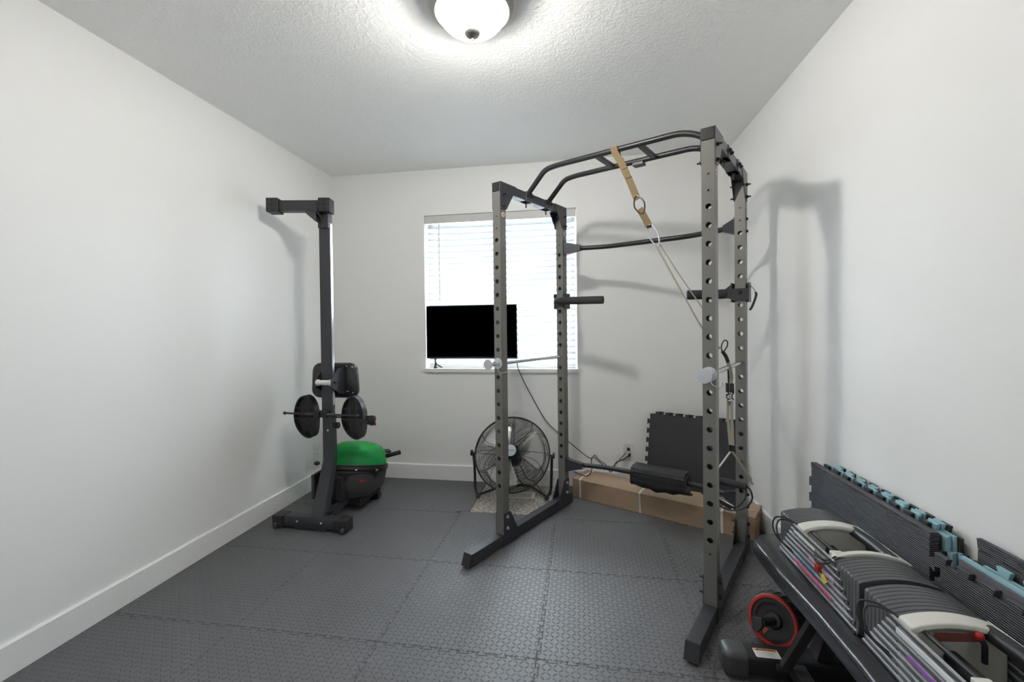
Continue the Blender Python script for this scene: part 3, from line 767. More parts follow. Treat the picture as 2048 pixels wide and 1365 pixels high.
q = MB(); q.box((1.025, -.0022, .03), (1.029, -.0012, .052)); q.box((1.025, -.0022, .052), (1.032, -.0012, .055)); q.box((1.055, -.0022, .095), (1.062, -.0012, .108)); q.box((1.066, -.0022, .095), (1.073, -.0012, .108)); q.each('printed_mark', DARKHOLE, bx, local=True)

# padded wrap on the lower rear bar
bg_ = thing('bar_pad', 'black nylon padded wrap around the lower rear bar, above the cardboard box', 'bar pad', R_(.632, .80, .165), RA)
q = MB(); rings = []
for i in range(23):
    t_ = i/22; x = -.168 + .336*t_
    e_ = 1 - .16*(abs(2*t_-1)**8)
    sag = .006*math.sin(t_*9)+.004*math.sin(t_*23)
    ring_ = []
    for k in range(36):
        a = 2*PI*k/36; c, s_ = math.cos(a), math.sin(a)
        rx = .064*abs(c)**.8*(1 if c > 0 else -1); rz = .068*abs(s_)**.8*(1 if s_ > 0 else -1)
        w1 = 1 + .020*math.sin(a*5+t_*14)+.006*math.sin(t_*40+a*2)
        ring_.append((x, .004+rx*e_*w1*(1.12 if s_ < -.3 else 1), .094 + rz*e_*w1 + (sag if s_ < 0 else 0) - .006*c))
    rings.append(ring_)
q.loft(rings); q.build('padding', FABRIC, bg_, local=True, sharp=60)
q = MB(); q.tube([(-.164+.328*k/16, -.0655-.001*math.sin(k), .138) for k in range(17)], .0026, 6); q.tube([(-.164+.328*k/16, .040+.001*math.sin(k), .164) for k in range(17)], .0026, 6)
q.each('piping', FABRIC, bg_, local=True)
q = MB(); q.prism([(-.066, .138), (-.058, .158), (-.03, .168), (.03, .168), (.03, .1665), (-.03, .1665), (-.056, .156), (-.0635, .138)], 'x', -.158, .160); q.build('flap', FABRIC, bg_, local=True)
q = MB()
for k in range(6): q.ball((.172, -.02+.012*k, .05-.004*k), .008, 8)
q.build('strap_end', FABRIC, bg_, local=True)

# steel hook bar lying on the box
hb = thing('steel_attachment_bar', 'dark steel attachment bar with a silver edge lying on the right end of the box', 'steel bar', R_(1.0, .9, BH+.010), RA)
q = MB(); q.tube([(-.11, .045, .035), (.02, -.012, .015), (.075, -.02, .014)], 0, flat=(.028, .024), up=(0, 0, 1)); q.build('bar', BLACKS, hb, local=True, bevel=.002)
q = MB(); q.tube([(-.105, .030, .049), (.02, -.026, .029), (.07, -.034, .028)], .0035, 8); q.build('edge_strip', CHROME, hb, local=True)
q = MB(); q.tube(fillet([(.02, -.04, .012), (.03, -.075, .012), (.05, -.075, .012), (.055, -.055, .012)], .01), .006, 8); q.build('hook', WHITE, hb, local=True)

# ------------------------------------------------------------------ spare mats leaning in the corner behind the box
def corner_mat(off, label, wmul):
    A = V((.513, 3.378, 0)); B = V((1.012, 3.108, 0)); d = (B-A).normalized(); nrm = V((d.y, -d.x, 0))   # nrm points into the room
    lean = .115; Lw = .585; h = .605
    x = d; zax = (V((0, 0, h)) - nrm*lean); zl = zax.normalized(); y = zl.cross(x)
    o_ = A + nrm*(lean+off) + V((0, 0, ZF+.013+abs(0)))
    m_ = M((x, y, zl)).transposed().to_4x4(); m_.translation = o_ + d*wmul
    spec = (0, 0, 1, 1)
    pl = outline(0, 0, Lw, .572, spec, .064, .018)
    o = MB().prism(pl, 'y', -.006, .006, m_).build('foam_mat', FOAMD, bevel=.0015, seg=1)
    centre(o); tag(o, label, 'foam mat', 'spare black foam mats in the corner')
corner_mat(.014, 'plain black foam mat leaning in the corner, front one of the pair', -.006)
corner_mat(.000, 'black foam mat in the corner, behind another with only its teeth showing', .010)

# ------------------------------------------------------------------ floor fan
FCX, FCY, FCZ = -.476, 3.10, .312
fan = thing('floor_fan', 'round black wire floor fan with silver blades on a tube stand by the window wall', 'fan', (FCX, FCY, 0))
tilt = math.radians(31)
FM = frame((FCX, FCY, FCZ), (1, 0, 0), (0, math.sin(tilt), math.cos(tilt)))   # local z = towards the viewer, tilted up
if FM.to_3x3().col[2].y > 0: FM = frame((FCX, FCY, FCZ), (1, 0, 0), (0, -math.sin(tilt), math.cos(tilt)))
FR = .263
def dome(r, s_): return s_ * ((.068 if s_ > 0 else .035) * (1 - (r/FR)**2.6) + .012)
for s_, nm in ((1, 'front_grille'), (-1, 'rear_grille')):
    q = MB()
    for k in range(31 if s_ > 0 else 19):
        r = .045 + (FR-.05) * k / (30 if s_ > 0 else 18); nn = 56
        q.tube([(r*math.cos(2*PI*i/nn), r*math.sin(2*PI*i/nn), dome(r, s_)) for i in range(nn)], .00125, 4, closed=True, m=FM)
    for k in range(12):
        a = 2*PI*k/12; sw = .5
        pts = []
        for j in range(9):
            r = .042 + (FR-.043)*j/8; aa = a + (.22*math.sin(PI*j/8) if k % 2 else -.22*math.sin(PI*j/8)) * (1 if k % 3 else 0)
            pts.append((r*math.cos(aa), r*math.sin(aa), dome(r, s_)+s_*.0015))
        q.tube(pts, .0019, 4, m=FM)
    q.build(nm, WIRE, fan)
q = MB(); q.tube([(FR*math.cos(2*PI*i/64), FR*math.sin(2*PI*i/64), 0) for i in range(64)], .005, 8, closed=True, m=FM)
q.tube([((FR+.001)*math.cos(2*PI*i/64), (FR+.001)*math.sin(2*PI*i/64), .012) for i in range(64)], .0022, 6, closed=True, m=FM)
q.tube([((FR+.001)*math.cos(2*PI*i/64), (FR+.001)*math.sin(2*PI*i/64), -.014) for i in range(64)], .0022, 6, closed=True, m=FM); q.build('rim', WIRE, fan)
for k in range(3):
    a0 = math.radians(8 + 120*k); q = MB(); nr, na = 8, 10; vs = []
    for i in range(nr):
        r = .05 + .185*i/(nr-1)
        for j in range(na):
            s_ = j/(na-1) - .5; wdt = math.radians(30 + 46*math.sin(PI*min(1, (i+.8)/nr)*.62))
            rr = r*(1 - .05*(2*s_)**2*(i/(nr-1))); a = a0 + s_*wdt
            vs.append((rr*math.cos(a), rr*math.sin(a), .030*s_*2 - .012*math.cos(s_*PI)))
    q.add(vs, [(i*na+j, (i+1)*na+j, (i+1)*na+j+1, i*na+j+1) for i in range(nr-1) for j in range(na-1)], FM)
    q.build('blade', ALU, fan, solid=.0012, sharp=80)
q = MB(); q.cyl((0, 0, -.02), (0, 0, .03), .05, 32, m=FM); q.build('blade_hub', BLACKP, fan)
q = MB(); q.cyl((0, 0, -.12), (0, 0, -.02), .058, 28, .052, m=FM); q.box((-.035, -.045, -.09), (.03, .075, -.055), FM); q.build('motor', BLACKP, fan, bevel=.004)
q = MB(); q.cyl((0, 0, .078), (0, 0, .084), .040, 40, m=FM); bd = q.build('badge', BADGE, fan, bevel=.001)
q = MB(); q.cyl((0, 0, .076), (0, 0, .082), .0435, 40, m=FM); q.build('badge_rim', BLACKP, fan)
q = MB(); q.box((-.026, -.0015, .0842), (.026, .0015, .0845), FM); q.build('badge_print', DKGREY, bd)
yk = MB()
yk.tube(fillet([(-.752, 3.10, .30), (-.744, 3.10, .20), (-.742, 3.095, .06), (-.722, 3.07, .018), (-.57, 3.31, .012), (-.38, 3.33, .012), (-.232, 3.10, .018), (-.208, 3.11, .06), (-.201, 3.10, .20), (-.198, 3.10, .30)], .05, 6), .0095, 12); yk.build('tube_stand', BLACKP, fan)
for x, s_ in ((-.752, -1), (-.198, 1)):
    q = MB(); q.cyl((x-s_*.02, 3.10, .308), (x+s_*.008, 3.10, .308), .006, 12); q.cyl((x+s_*.006, 3.10, .308), (x+s_*.020, 3.10, .308), .021, 12); q.build('tilt_knob', BLACKP, fan, bevel=.002)
for x, y in ((-.716, 3.072), (-.236, 3.105)):
    q = MB(); q.ball((x, y, .012-.001), .017, 14, (1, 1, .75)); q.build('foot', RUBBER, fan)
MB().tube(smooth([FM @ V((.03, -.05, -.07)), (-.42, 3.16, .20), (-.385, 3.17, .12), (-.33, 3.19, .09), (-.27, 3.14, .03), (-.235, 3.16, .004), (-.20, 3.19, .02)]), .0028, 7).build('cord', RUBBER, fan)

# ------------------------------------------------------------------ cords at the window wall
MB().tube(smooth([(-.47, YB-.03, .93), (-.465, YB-.032, .885), (-.42, YB-.024, .78), (-.36, YB-.022, .665), (-.265, YB-.02, .497), (-.17, YB-.02, .40), (-.087, YB-.022, .332), (.048, YB-.024, .225), (.085, YB-.03, .225), (.10, YB-.04, .245), (.13, YB-.05, .215), (.17, YB-.06, .19), (.21, YB-.07, .165), (.26, YB-.05, .20), (.32, YB-.03, .262), (.343, YB-.022, .29)]), .0030, 8).build('power_cord', RUBBER, tv)
MB().box((.334, YB-.030, .280), (.354, YB-.0075, .302)).build('plug', RUBBER, tv, bevel=.003)
MB().tube(smooth([(-.05, 3.22, .165), (-.0, 3.20, .150), (.05, 3.19, .150), (.075, 3.21, .19), (.072, 3.26, .235), (.09, 3.30, .25), (.13, 3.31, .215), (.19, 3.31, .165), (.205, 3.30, .148), (.23, 3.31, .16), (.25, YB-.06, .20), (.30, YB-.05, .222), (.345, YB-.03, .25), (.350, YB-.024, .262)]), .0034, 8).build('power_cord', RUBBER, fan)
q = MB(); q.tube([(.300, YB-.045, .215), (.325, YB-.033, .245), (.350, YB-.024, .283)], 0, flat=(.002, .026), up=(0, 0, 1)); q.build('white_tag', STICK, fan)
MB().box((.338, YB-.028, .238), (.358, YB-.0075, .262)).build('plug', RUBBER, fan, bevel=.003)

# ------------------------------------------------------------------ rowing machine folded upright
RX, RY = -1.572, 2.60
row = thing('rowing_machine', 'black rowing machine with green water tank, folded upright in the left corner', 'rowing machine', (-1.60, 2.47, 0))
# floor bar with wheeled end caps
F0, F1 = V((-1.842, 2.475, 0)), V((-1.352, 2.455, 0)); fd = (F1-F0).normalized(); fn = V((-fd.y, fd.x, 0))
FMt = M((fd, fn, V((0, 0, 1)))).transposed().to_4x4(); FMt.translation = F0
MB().prism([(-.034, .016), (-.038, .040), (-.026, .074), (.034, .074), (.036, .016)], 'x', .06, .43, FMt).build('floor_bar', BLACKS, row, bevel=.003)
for x0_ in (0, .415):
    e = MB(); e.prism([(-.044, .010), (-.044, .078), (.040, .078), (.040, .0)], 'x', x0_, x0_+.075, FMt); ec = e.build('end_cap', BLACKP, row, bevel=.004)
    r_ = MB()
    for z in (.030, .050, .066): r_.box((x0_+.008, -.0462, z), (x0_+.067, -.0442, z+.0025), FMt)
    for x in (.022, .052): r_.box((x0_+x, -.0462, .02), (x0_+x+.0025, -.0442, .072), FMt)
    r_.build('ribs', DKGREY, ec)
    wx = x0_ + (.027 if x0_ == 0 else .058)
    MB().cyl((wx-.009, -.040, .019), (wx+.009, -.040, .019), .0188, 20, m=FMt).build('transport_wheel', DKGREY, ec)
q = MB()
for x in (.165, .325): q.ball((x, -.037, .050), .006, 10, m=FMt)
q.each('bolt', ZINC, row)
MB().box((.15, -.037, .008), (.36, .03, .016), FMt).build('skid_plate', BLACKS, row)
# leg and column
wcol = .069
def colring(y, z, w_=wcol, d_=.05, x=RX):
    return [(x-w_/2, y, z), (x+w_/2, y, z), (x+w_/2, y+d_, z), (x-w_/2, y+d_, z)]
MB().loft([colring(2.455, .070, .080, .075, -1.563), colring(2.585, .325, .070, .060, -1.574), colring(2.600, .372, .069, .055, -1.572), colring(2.600, .655, .066, .050, -1.572)]).build('lower_leg', BLACKS, row, bevel=.003)
MB().loft([colring(2.598, .650, .072, .034), colring(2.600, 1.92, .073, .034)]).build('rail', BLACKS, row, bevel=.003)
MB().box((RX+.0366, 2.605, .72), (RX+.0385, 2.628, 1.86)).build('rail_track', ZINC, row)
q = MB()
for z in (.765, .728):
    for dx in (-.020, .018): q.ball((RX+dx, 2.598, z), .0065, 10, (1, .7, 1))
q.each('bolt', BLACKM, row)
q = MB(); q.ball((RX+.002, 2.600, .560), .0075, 12, (1, .5, 1)); q.build('bolt', ZINC, row)
# hinge block at the top with tail bar
MB().box((RX-.034, 2.585, 1.83), (RX+.036, 2.600, 1.925)).build('hinge_plate', BLACKM, row, bevel=.003)
q = MB()
for z in (1.845, 1.862):
    for dx in (-.018, .018): q.ball((RX+dx, 2.583, z), .006, 8)
q.each('bolt', BLACKM, row)
g = MB(); g.add([(RX-.03, 2.592, 1.865), (RX-.022, 2.545, 1.925), (RX-.10, 2.545, 1.925), (RX-.10, 2.60, 1.925), (RX-.03, 2.60, 1.865)], [(0, 1, 2), (0, 2, 3, 4)]); g.prism([(RX-.105, 1.926), (RX-.028, 1.926), (RX-.028, 1.862)], 'y', 2.555, 2.597); g.prism([(2.53, 1.926), (2.598, 1.926), (2.598, 1.862)], 'x', RX-.012, RX-.008)
g.build('gusset', BLACKS, row, bevel=.002)
B0, B1 = V((-1.868, 2.535, 1.922)), V((-1.545, 2.60, 1.922)); bd_ = (B1-B0).normalized(); bn = V((-bd_.y, bd_.x, 0)); BM = M((bd_, bn, V((0, 0, 1)))).transposed().to_4x4(); BM.translation = B0
MB().box((.0, -.025, .010), (.30, .035, .076), BM).build('tail_bar', BLACKS, row, bevel=.004)
for x0_ in (-.030, .285):
    e = MB(); e.box((x0_, -.045, -.0), (x0_+.072, .04, .086), BM); ec = e.build('end_cap', BLACKP, row, bevel=.004)
    r_ = MB()
    for z in (.028, .060): r_.box((x0_+.004, -.0475, z), (x0_+.068, -.045, z+.0025), BM)
    for x in (.020, .055): r_.box((x0_+x, -.0475, .004), (x0_+x+.0025, -.045, .082), BM)
    r_.build('ribs', DKGREY, ec)
# seat carriage
sy = 2.735; sx0, sx1, sz0, sz1 = -1.757, -1.440, .745, .975
rg = []
for y, k in ((sy-.012, .93), (sy, 1.0), (sy+.03, 1.0), (sy+.045, .95)):
    rg.append([((sx0+sx1)/2 + p[0]*k*(1 + .04*(-p[1]/.12)), y, (sz0+sz1)/2 + p[1]*k) for p in rrect(sx1-sx0, sz1-sz0, .055, 8)])
MB().loft(rg).build('seat', VINYLB, row, sharp=50)
MB().box((-1.625, sy-.024, .770), (-1.505, sy-.010, .955)).build('seat_plate', DARKHOLE, row, bevel=.004)
for x in (-1.622, -1.517):
    g = MB(); g.prism([(2.60-.045, .842), (2.60-.045, .885), (2.64, .945), (sy-.012, .955), (sy-.012, .775), (2.65, .79)], 'x', x-.002, x+.002); g.build('carriage_plate', BLACKS, row)
MB().lathe([(.0005, -.052), (.020, -.052), (.021, -.040), (.016, -.030), (.016, .030), (.021, .040), (.020, .052), (.0005, .052)], 24, M.Translation((-1.570, 2.572, .865)) @ M.Rotation(PI/2, 4, 'Y')).build('roller', WHITE, row)
q = MB()
for dx, dz in ((0, .0), (.024, 0), (-.024, 0)): q.box((-1.513+.0, 2.575+dx*0, .861), (-1.5125, 2.60, .868))
for x, z in ((-1.50, .955), (-1.462, .95), (-1.50, .790), (-1.49, .790), (-1.458, .783)): q.ball((x, sy-.020, z), .0042, 8)
q.each('bolt', ZINC, row)
# footplates
def pedal(cx, flip, name):
    pts = []
    n_ = 44
    for k in range(n_):
        a = 2*PI*k/n_; c, s_ = math.cos(a), math.sin(a)
        x = .074*c; z = .135*s_
        if z < 0: x += .030*(z/.135)**2*(.9); 
        pts.append((cx+x-.004, .645+z))
    mb = MB()
    yb_ = 2.585
    inner = [(cx + (p[0]-cx)*.93, .645+(p[1]-.645)*.95) for p in pts]
    # tray: rim, recessed floor
    mb.loft([[(p[0], yb_+.055, p[1]) for p in pts], [(p[0], yb_, p[1]) for p in pts], [(p[0], yb_, p[1]) for p in inner], [(p[0], yb_+.028, p[1]) for p in inner]])
    o = mb.build('footplate', BLACKP, row, sharp=35)
    rb = MB()
    for dx, bend in ((-.020, .03), (.024, .03)):
        rb.tube(smooth([(cx+dx+.026*max(0, -(z-.645)/.135)**2, yb_+.002, z) for z in (.770, .72, .66, .60, .55, .530)]), .0013, 5)
    rb.tube([(cx-.068, yb_+.002, .703), (cx-.022, yb_+.002, .703)], .0012, 5); rb.tube([(cx+.026, yb_+.002, .705), (cx+.062, yb_+.002, .703)], .0012, 5)
    rb.tube([(cx-.03, yb_+.002, .565), (cx+.02, yb_+.002, .563)], .0012, 5)
    rb.build('ribs', DKGREY, o)
    q = MB(); q.box((cx-.072, yb_-.004, .632), (cx+.080, yb_+.0, .640)); q.build('heel_adjuster', BLACKM, o)
    return o
pedal(-1.716, 1, 'left'); pr = pedal(-1.392, 1, 'right')
q = MB(); q.tube(smooth([(-1.312, 2.600, .640), (-1.28, 2.59, .645), (-1.262, 2.60, .642), (-1.262, 2.625, .615), (-1.285, 2.63, .610), (-1.312, 2.62, .618)]), 0, flat=(.004, .034), up=(0, 0, 1)); q.build('foot_strap', RUBBER, pr)
q = MB(); q.tube(smooth([(-1.258, 2.592, .655), (-1.250, 2.60, .63), (-1.262, 2.60, .602), (-1.285, 2.60, .600)]), .002, 6); q.build('strap_trim', ORANGE, pr)
MB().cyl((-1.835, 2.560, .672), (-1.62, 2.560, .668), .006, 12).build('handle_bar', BLACKM, row)
MB().cyl((-1.55, 2.560, .669), (-1.350, 2.560, .665), .006, 12).build('handle_bar', BLACKM, row)
q = MB(); q.ball((-1.838, 2.560, .672), .0105, 12); q.ball((-1.346, 2.560, .665), .0105, 12); q.each('end_cap', BLACKM, row)
q = MB(); q.cyl((-1.695, 2.560, .6695), (-1.62, 2.560, .668), .0088, 12); q.cyl((-1.55, 2.56, .669), (-1.495, 2.56, .668), .0088, 12); q.each('grip_sleeve', DKGREY, row)
q = MB(); q.box((-1.630, 2.535, .650), (-1.592, 2.590, .690), M.Rotation(0, 4, 'X')); q.box((-1.592, 2.55, .652), (-1.548, 2.598, .688)); q.build('handle_cradle', BLACKP, row, bevel=.004)
MB().cyl((-1.80, 2.628, .640), (-1.34, 2.628, .640), .0055, 10).build('footplate_axle', BLACKM, row)
q = MB(); q.cyl((-1.538, 2.64, .585), (-1.515, 2.64, .585), .02, 10); q.build('release_knob', BLACKP, row, bevel=.003)
# water tank
TX, TY = -1.530, 2.880
TM = M.Translation((TX, TY, .268)) @ M.Rotation(math.radians(-14), 4, 'X') @ M.Translation((0, 0, -.262)) @ M.Diagonal((.84, .9, 1, 1))
MB().lathe([(.238, .262), (.236, .300), (.222, .345), (.190, .378), (.140, .400), (.075, .413), (.001, .416)], 56, TM).build('tank_dome', GREEN, row, sharp=60)
tb_ = MB().lathe([(.001, .270), (.20, .268), (.238, .262), (.250, .256), (.252, .236), (.240, .226), (.001, .226)], 56, TM).build('tank_rim', BLACKP, row)
q = MB(); q.tube([(.248*math.cos(2*PI*i/56), .248*math.sin(2*PI*i/56), .262) for i in range(56)], .004, 6, closed=True, m=TM); q.build('rim_clamp', BLACKM, tb_)
q = MB()
for k in range(6):
    a = 2*PI*k/6 + .3; mm = TM @ M.Rotation(a, 4, 'Z'); q.box((.02, -.003, .285), (.15, .003, .345), mm)
q.cyl((0, 0, .262), (0, 0, .40), .02, 16, m=TM); q.build('paddle', DARKHOLE, row)
# housing under the tank
rg = []
for z, sxc, syc, kx, ky, ex in ((.085, 0, .02, .155, .19, 3), (.10, 0, .01, .185, .215, 3), (.15, 0, 0, .205, .232, 2.6), (.205, 0, 0, .222, .238, 2.3), (.232, 0, 0, .236, .240, 2)):
    kx *= .84; ky *= .9
    rg.append([(TX+sxc+kx*abs(math.cos(a))**(2/ex)*(1 if math.cos(a) > 0 else -1), TY+syc+ky*abs(math.sin(a))**(2/ex)*(1 if math.sin(a) > 0 else -1), z) for a in [2*PI*k/48 for k in range(48)]])
rg = [[(p[0], p[1], p[2] - (p[1]-TY)*.25*max(0, (p[2]-.085)/.147)) for p in r] for r in rg]
hs = MB().loft(rg).build('housing', DKGREY, row, sharp=50)
q = MB(); rg = []
for z, kk in ((.115, 1.01), (.19, 1.012), (.222, 1.01)):
    rg.append([(TX+(.203 if z < .15 else .222 if z < .2 else .234)*.84*kk*math.sin(a), TY-(.222 if z < .15 else .237 if z < .2 else .242)*.9*kk*math.cos(a), z + (.045*(abs(a-.62)/.62)**2 if z < .15 else 0)) for a in [.0+1.25*k/16 for k in range(17)]])
rg = [[(p[0], p[1], p[2] - (p[1]-TY)*.25*max(0, (p[2]-.085)/.147)) for p in r] for r in rg]
q.loft(rg, cap=False, close=False); q.build('side_panel', BLACKP, hs, sharp=50)
def on_housing(a, z, dz=0): return V((TX+.198*math.sin(a), TY-.224*math.cos(a), z))
q = MB(); p = on_housing(.72, .176+.035); mm = frame(p, (math.cos(.72), math.sin(.72), 0), (0, 0, 1)); q.prism([(.018*math.cos(2*PI*k/20), .008*math.sin(2*PI*k/20)) for k in range(20)], 'z', 0, .0015, mm); q.prism([(-.022, .008), (-.019, .010), (-.010, .024), (-.015, .024)], 'z', 0, .0015, mm); q.build('logo', REDL, hs)
q = MB()
for a, z in ((.50, .292), (.515, .292), (.53, .292), (1.12, .262), (1.15, .262), (1.18, .262)):
    p = V((TX+.2155*math.sin(a), TY-.231*math.cos(a), z)); mm = frame(p, (math.cos(a), math.sin(a), 0), (0, 0, 1)); q.box((-.0025, -.004, 0), (.0022, .004, .001), mm)
q.each('print', WHITE, row)
# lower frame under the housing
MB().box((TX-.13, TY-.15, .035), (TX+.11, TY+.15, .088)).build('base_frame', BLACKP, row, bevel=.01)
MB().box((-1.545, 2.50, .07), (-1.515, 2.72, .09), M.Identity(4)).build('brace', BLACKS, row, bevel=.002)
MB().tube(smooth([(-1.525, 2.49, .045), (-1.530, 2.58, .05), (-1.52, 2.70, .075), (-1.50, 2.80, .090), (-1.47, 2.92, .09)]), 0, flat=(.035, .03), up=(0, 0, 1)).build('curved_brace', BLACKS, row, bevel=.003)
MB().box((-1.62, 2.94, 0), (-1.40, 2.99, .04)).build('rear_foot', RUBBER, row, bevel=.004)
MB().box((-1.545, 2.64, .25), (-1.505, 2.70, .10)).build('neck', BLACKS, row, bevel=.003)
MB().box((-1.745, 2.68, .085), (-1.722, 2.84, .245)).build('left_shroud', DKGREY, row, bevel=.006)
q = MB(); q.ball((-1.775, 2.80, .285), .018, 12, (1.2, 1, .8)); q.build('drain_cap', DKGREY, row)
MB().cyl((-1.50, 3.12, .232), (-1.335, 3.19, .268), .0155, 18).build('handlebar_grip', FOAMG, row, bevel=.003)
q = MB(); q.prism([(-1.47, 3.06), (-1.38, 3.12), (-1.42, 3.17), (-1.52, 3.12)], 'z', .282, .296); q.build('rear_bracket', BLACKP, row, bevel=.003)

# ------------------------------------------------------------------ bench
bn_ = thing('weight_bench', 'low black vinyl weight bench lying along the right wall under the dumbbells', 'bench', (.79, 1.4, 0))
PT, PB = .374, .314
px0, px1, pya, pyb = .645, .935, .72, 1.925
def pad_outline():
    out = []
    for k in range(13):      # far rounded end
        a = PI*k/12; out.append(((px0+px1)/2 + (px1-px0)/2*math.cos(a)*1.0, pyb-.12 + .12*math.sin(a)**.8))
    for y in (1.62, 1.40, 1.2, 1.0, .8): out.append((px0+.012*math.sin((y-1.0)*5.5)+.004, y))
    out += [(px0+.02, pya), (px1-.02, pya)]
    for y in (.8, 1.0, 1.2, 1.40, 1.62): out.append((px1-.012*math.sin((y-1.0)*5.5)-.004, y))
    return out
po = pad_outline(); cxm = sum(p[0] for p in po)/len(po); cym = 1.35
def shr(k, z): return [((p[0]-cxm)*(1-k/.145)+cxm, (p[1]-cym)*(1-k/.6)+cym, z) for p in po]
pd = MB().loft([shr(.008, PB), shr(.0, PB+.008), shr(0, PT-.016), shr(.004, PT-.005), shr(.012, PT), shr(.10, PT+.0005)]).build('pad', VINYLB, bn_, sharp=60, bevel=.002)
q = MB(); q.tube([tuple(p) for p in shr(-.001, PT-.016)], .0025, 6, closed=True); q.tube([tuple(p) for p in shr(.002, PT-.006)], .0012, 5, closed=True); q.build('piping', VINYLB, pd)
# far stabiliser foot
fb = MB(); fb.prism(rrect(.080, .062, .008, 3, 1.652, .046), 'x', .525, .945); fbo = fb.build('stabiliser', BLACKP, bn_)
q = MB(); q.loft([[(x, 1.652+p[0]*k, .044+p[1]*k*.98) for p in rrect(.092, .088, .022, 5)] for x, k in ((.474, .55), (.478, .80), (.488, .95), (.502, 1.0), (.548, 1.0))]); q.build('end_cap', DKGREY, fbo, sharp=50)
lab = MB(); lab.prism(rrect(.078, .044, .005, 4, .617, 1.640), 'z', .0772, .0777); lb_o = lab.build('warning_label', STICK, fbo, label='white warning label with orange header')
q = MB(); q.box((.581, 1.650, .0777), (.653, 1.6605, .0780)); q.build('label_header', mat('orange_header', (.62, .24, .06), .5), lb_o)
def text(body, size, mtx, m_, name, parent):
    c = bpy.data.curves.new(name, 'FONT'); c.body = body; c.size = size; c.extrude = .0001; c.align_x = 'CENTER'; c.align_y = 'CENTER'
    t_ = bpy.data.objects.new(name, c); COL.objects.link(t_); dg = bpy.context.evaluated_depsgraph_get()
    me = bpy.data.meshes.new_from_object(t_.evaluated_get(dg)); bpy.data.objects.remove(t_)
    root = parent
    while root.parent: root = root.parent
    me.transform(root_m(root).inverted() @ mtx); o = bpy.data.objects.new(name, me); me.materials.clear(); me.materials.append(m_); COL.objects.link(o); o.parent = parent; return o
text('WARNING', .0118, M.Translation((.621, 1.6552, .0781)), DARKHOLE, 'warning_text', lb_o)
q = MB(); q.prism([(.588, 1.6515), (.5955, 1.6515), (.59175, 1.6590)], 'z', .0780, .0782); q.build('warning_symbol', DARKHOLE, lb_o)
q = MB()
for k in range(5): q.box((.585, 1.643-.005*k, .0777), (.648-.008*(k % 2), 1.6442-.005*k, .0778))
q.each('small_print', DKGREY, lb_o)
MB().tube([(.79, 1.652, .08), (.79, 1.60, .20), (.79, 1.52, .300)], 0, flat=(.05, .05), up=(1, 0, 0)).build('front_leg', BLACKS, bn_, bevel=.003)
MB().box((.765, .75, .268), (.815, 1.78, .314)).build('spine', BLACKS, bn_, bevel=.003)
MB().tube([(.652, 1.585, .075), (.690, 1.565, .175), (.745, 1.55, .300)], 0, flat=(.030, .022), up=(0, 1, 0)).build('adjuster_strut', BLACKM, bn_, bevel=.002)
q = MB(); q.tube(fillet([(.70, 1.62, .05), (.70, 1.42, .045), (.76, 1.10, .05), (.79, .9, .05)], .06), 0, flat=(.045, .04), up=(0, 0, 1)); q.build('lower_rail', BLACKS, bn_, bevel=.003)
q = MB(); q.cyl((.628, 1.585, .072), (.668, 1.585, .072), .010, 14); q.build('pivot_pin', BLACKM, bn_)
MB().box((.60, .80, 0), (.945, .87, .07)).build('near_stabiliser', BLACKP, bn_, bevel=.006)
MB().tube([(.79, .83, .06), (.79, .86, .290)], 0, flat=(.05, .05), up=(1, 0, 0)).build('rear_leg', BLACKS, bn_, bevel=.003)

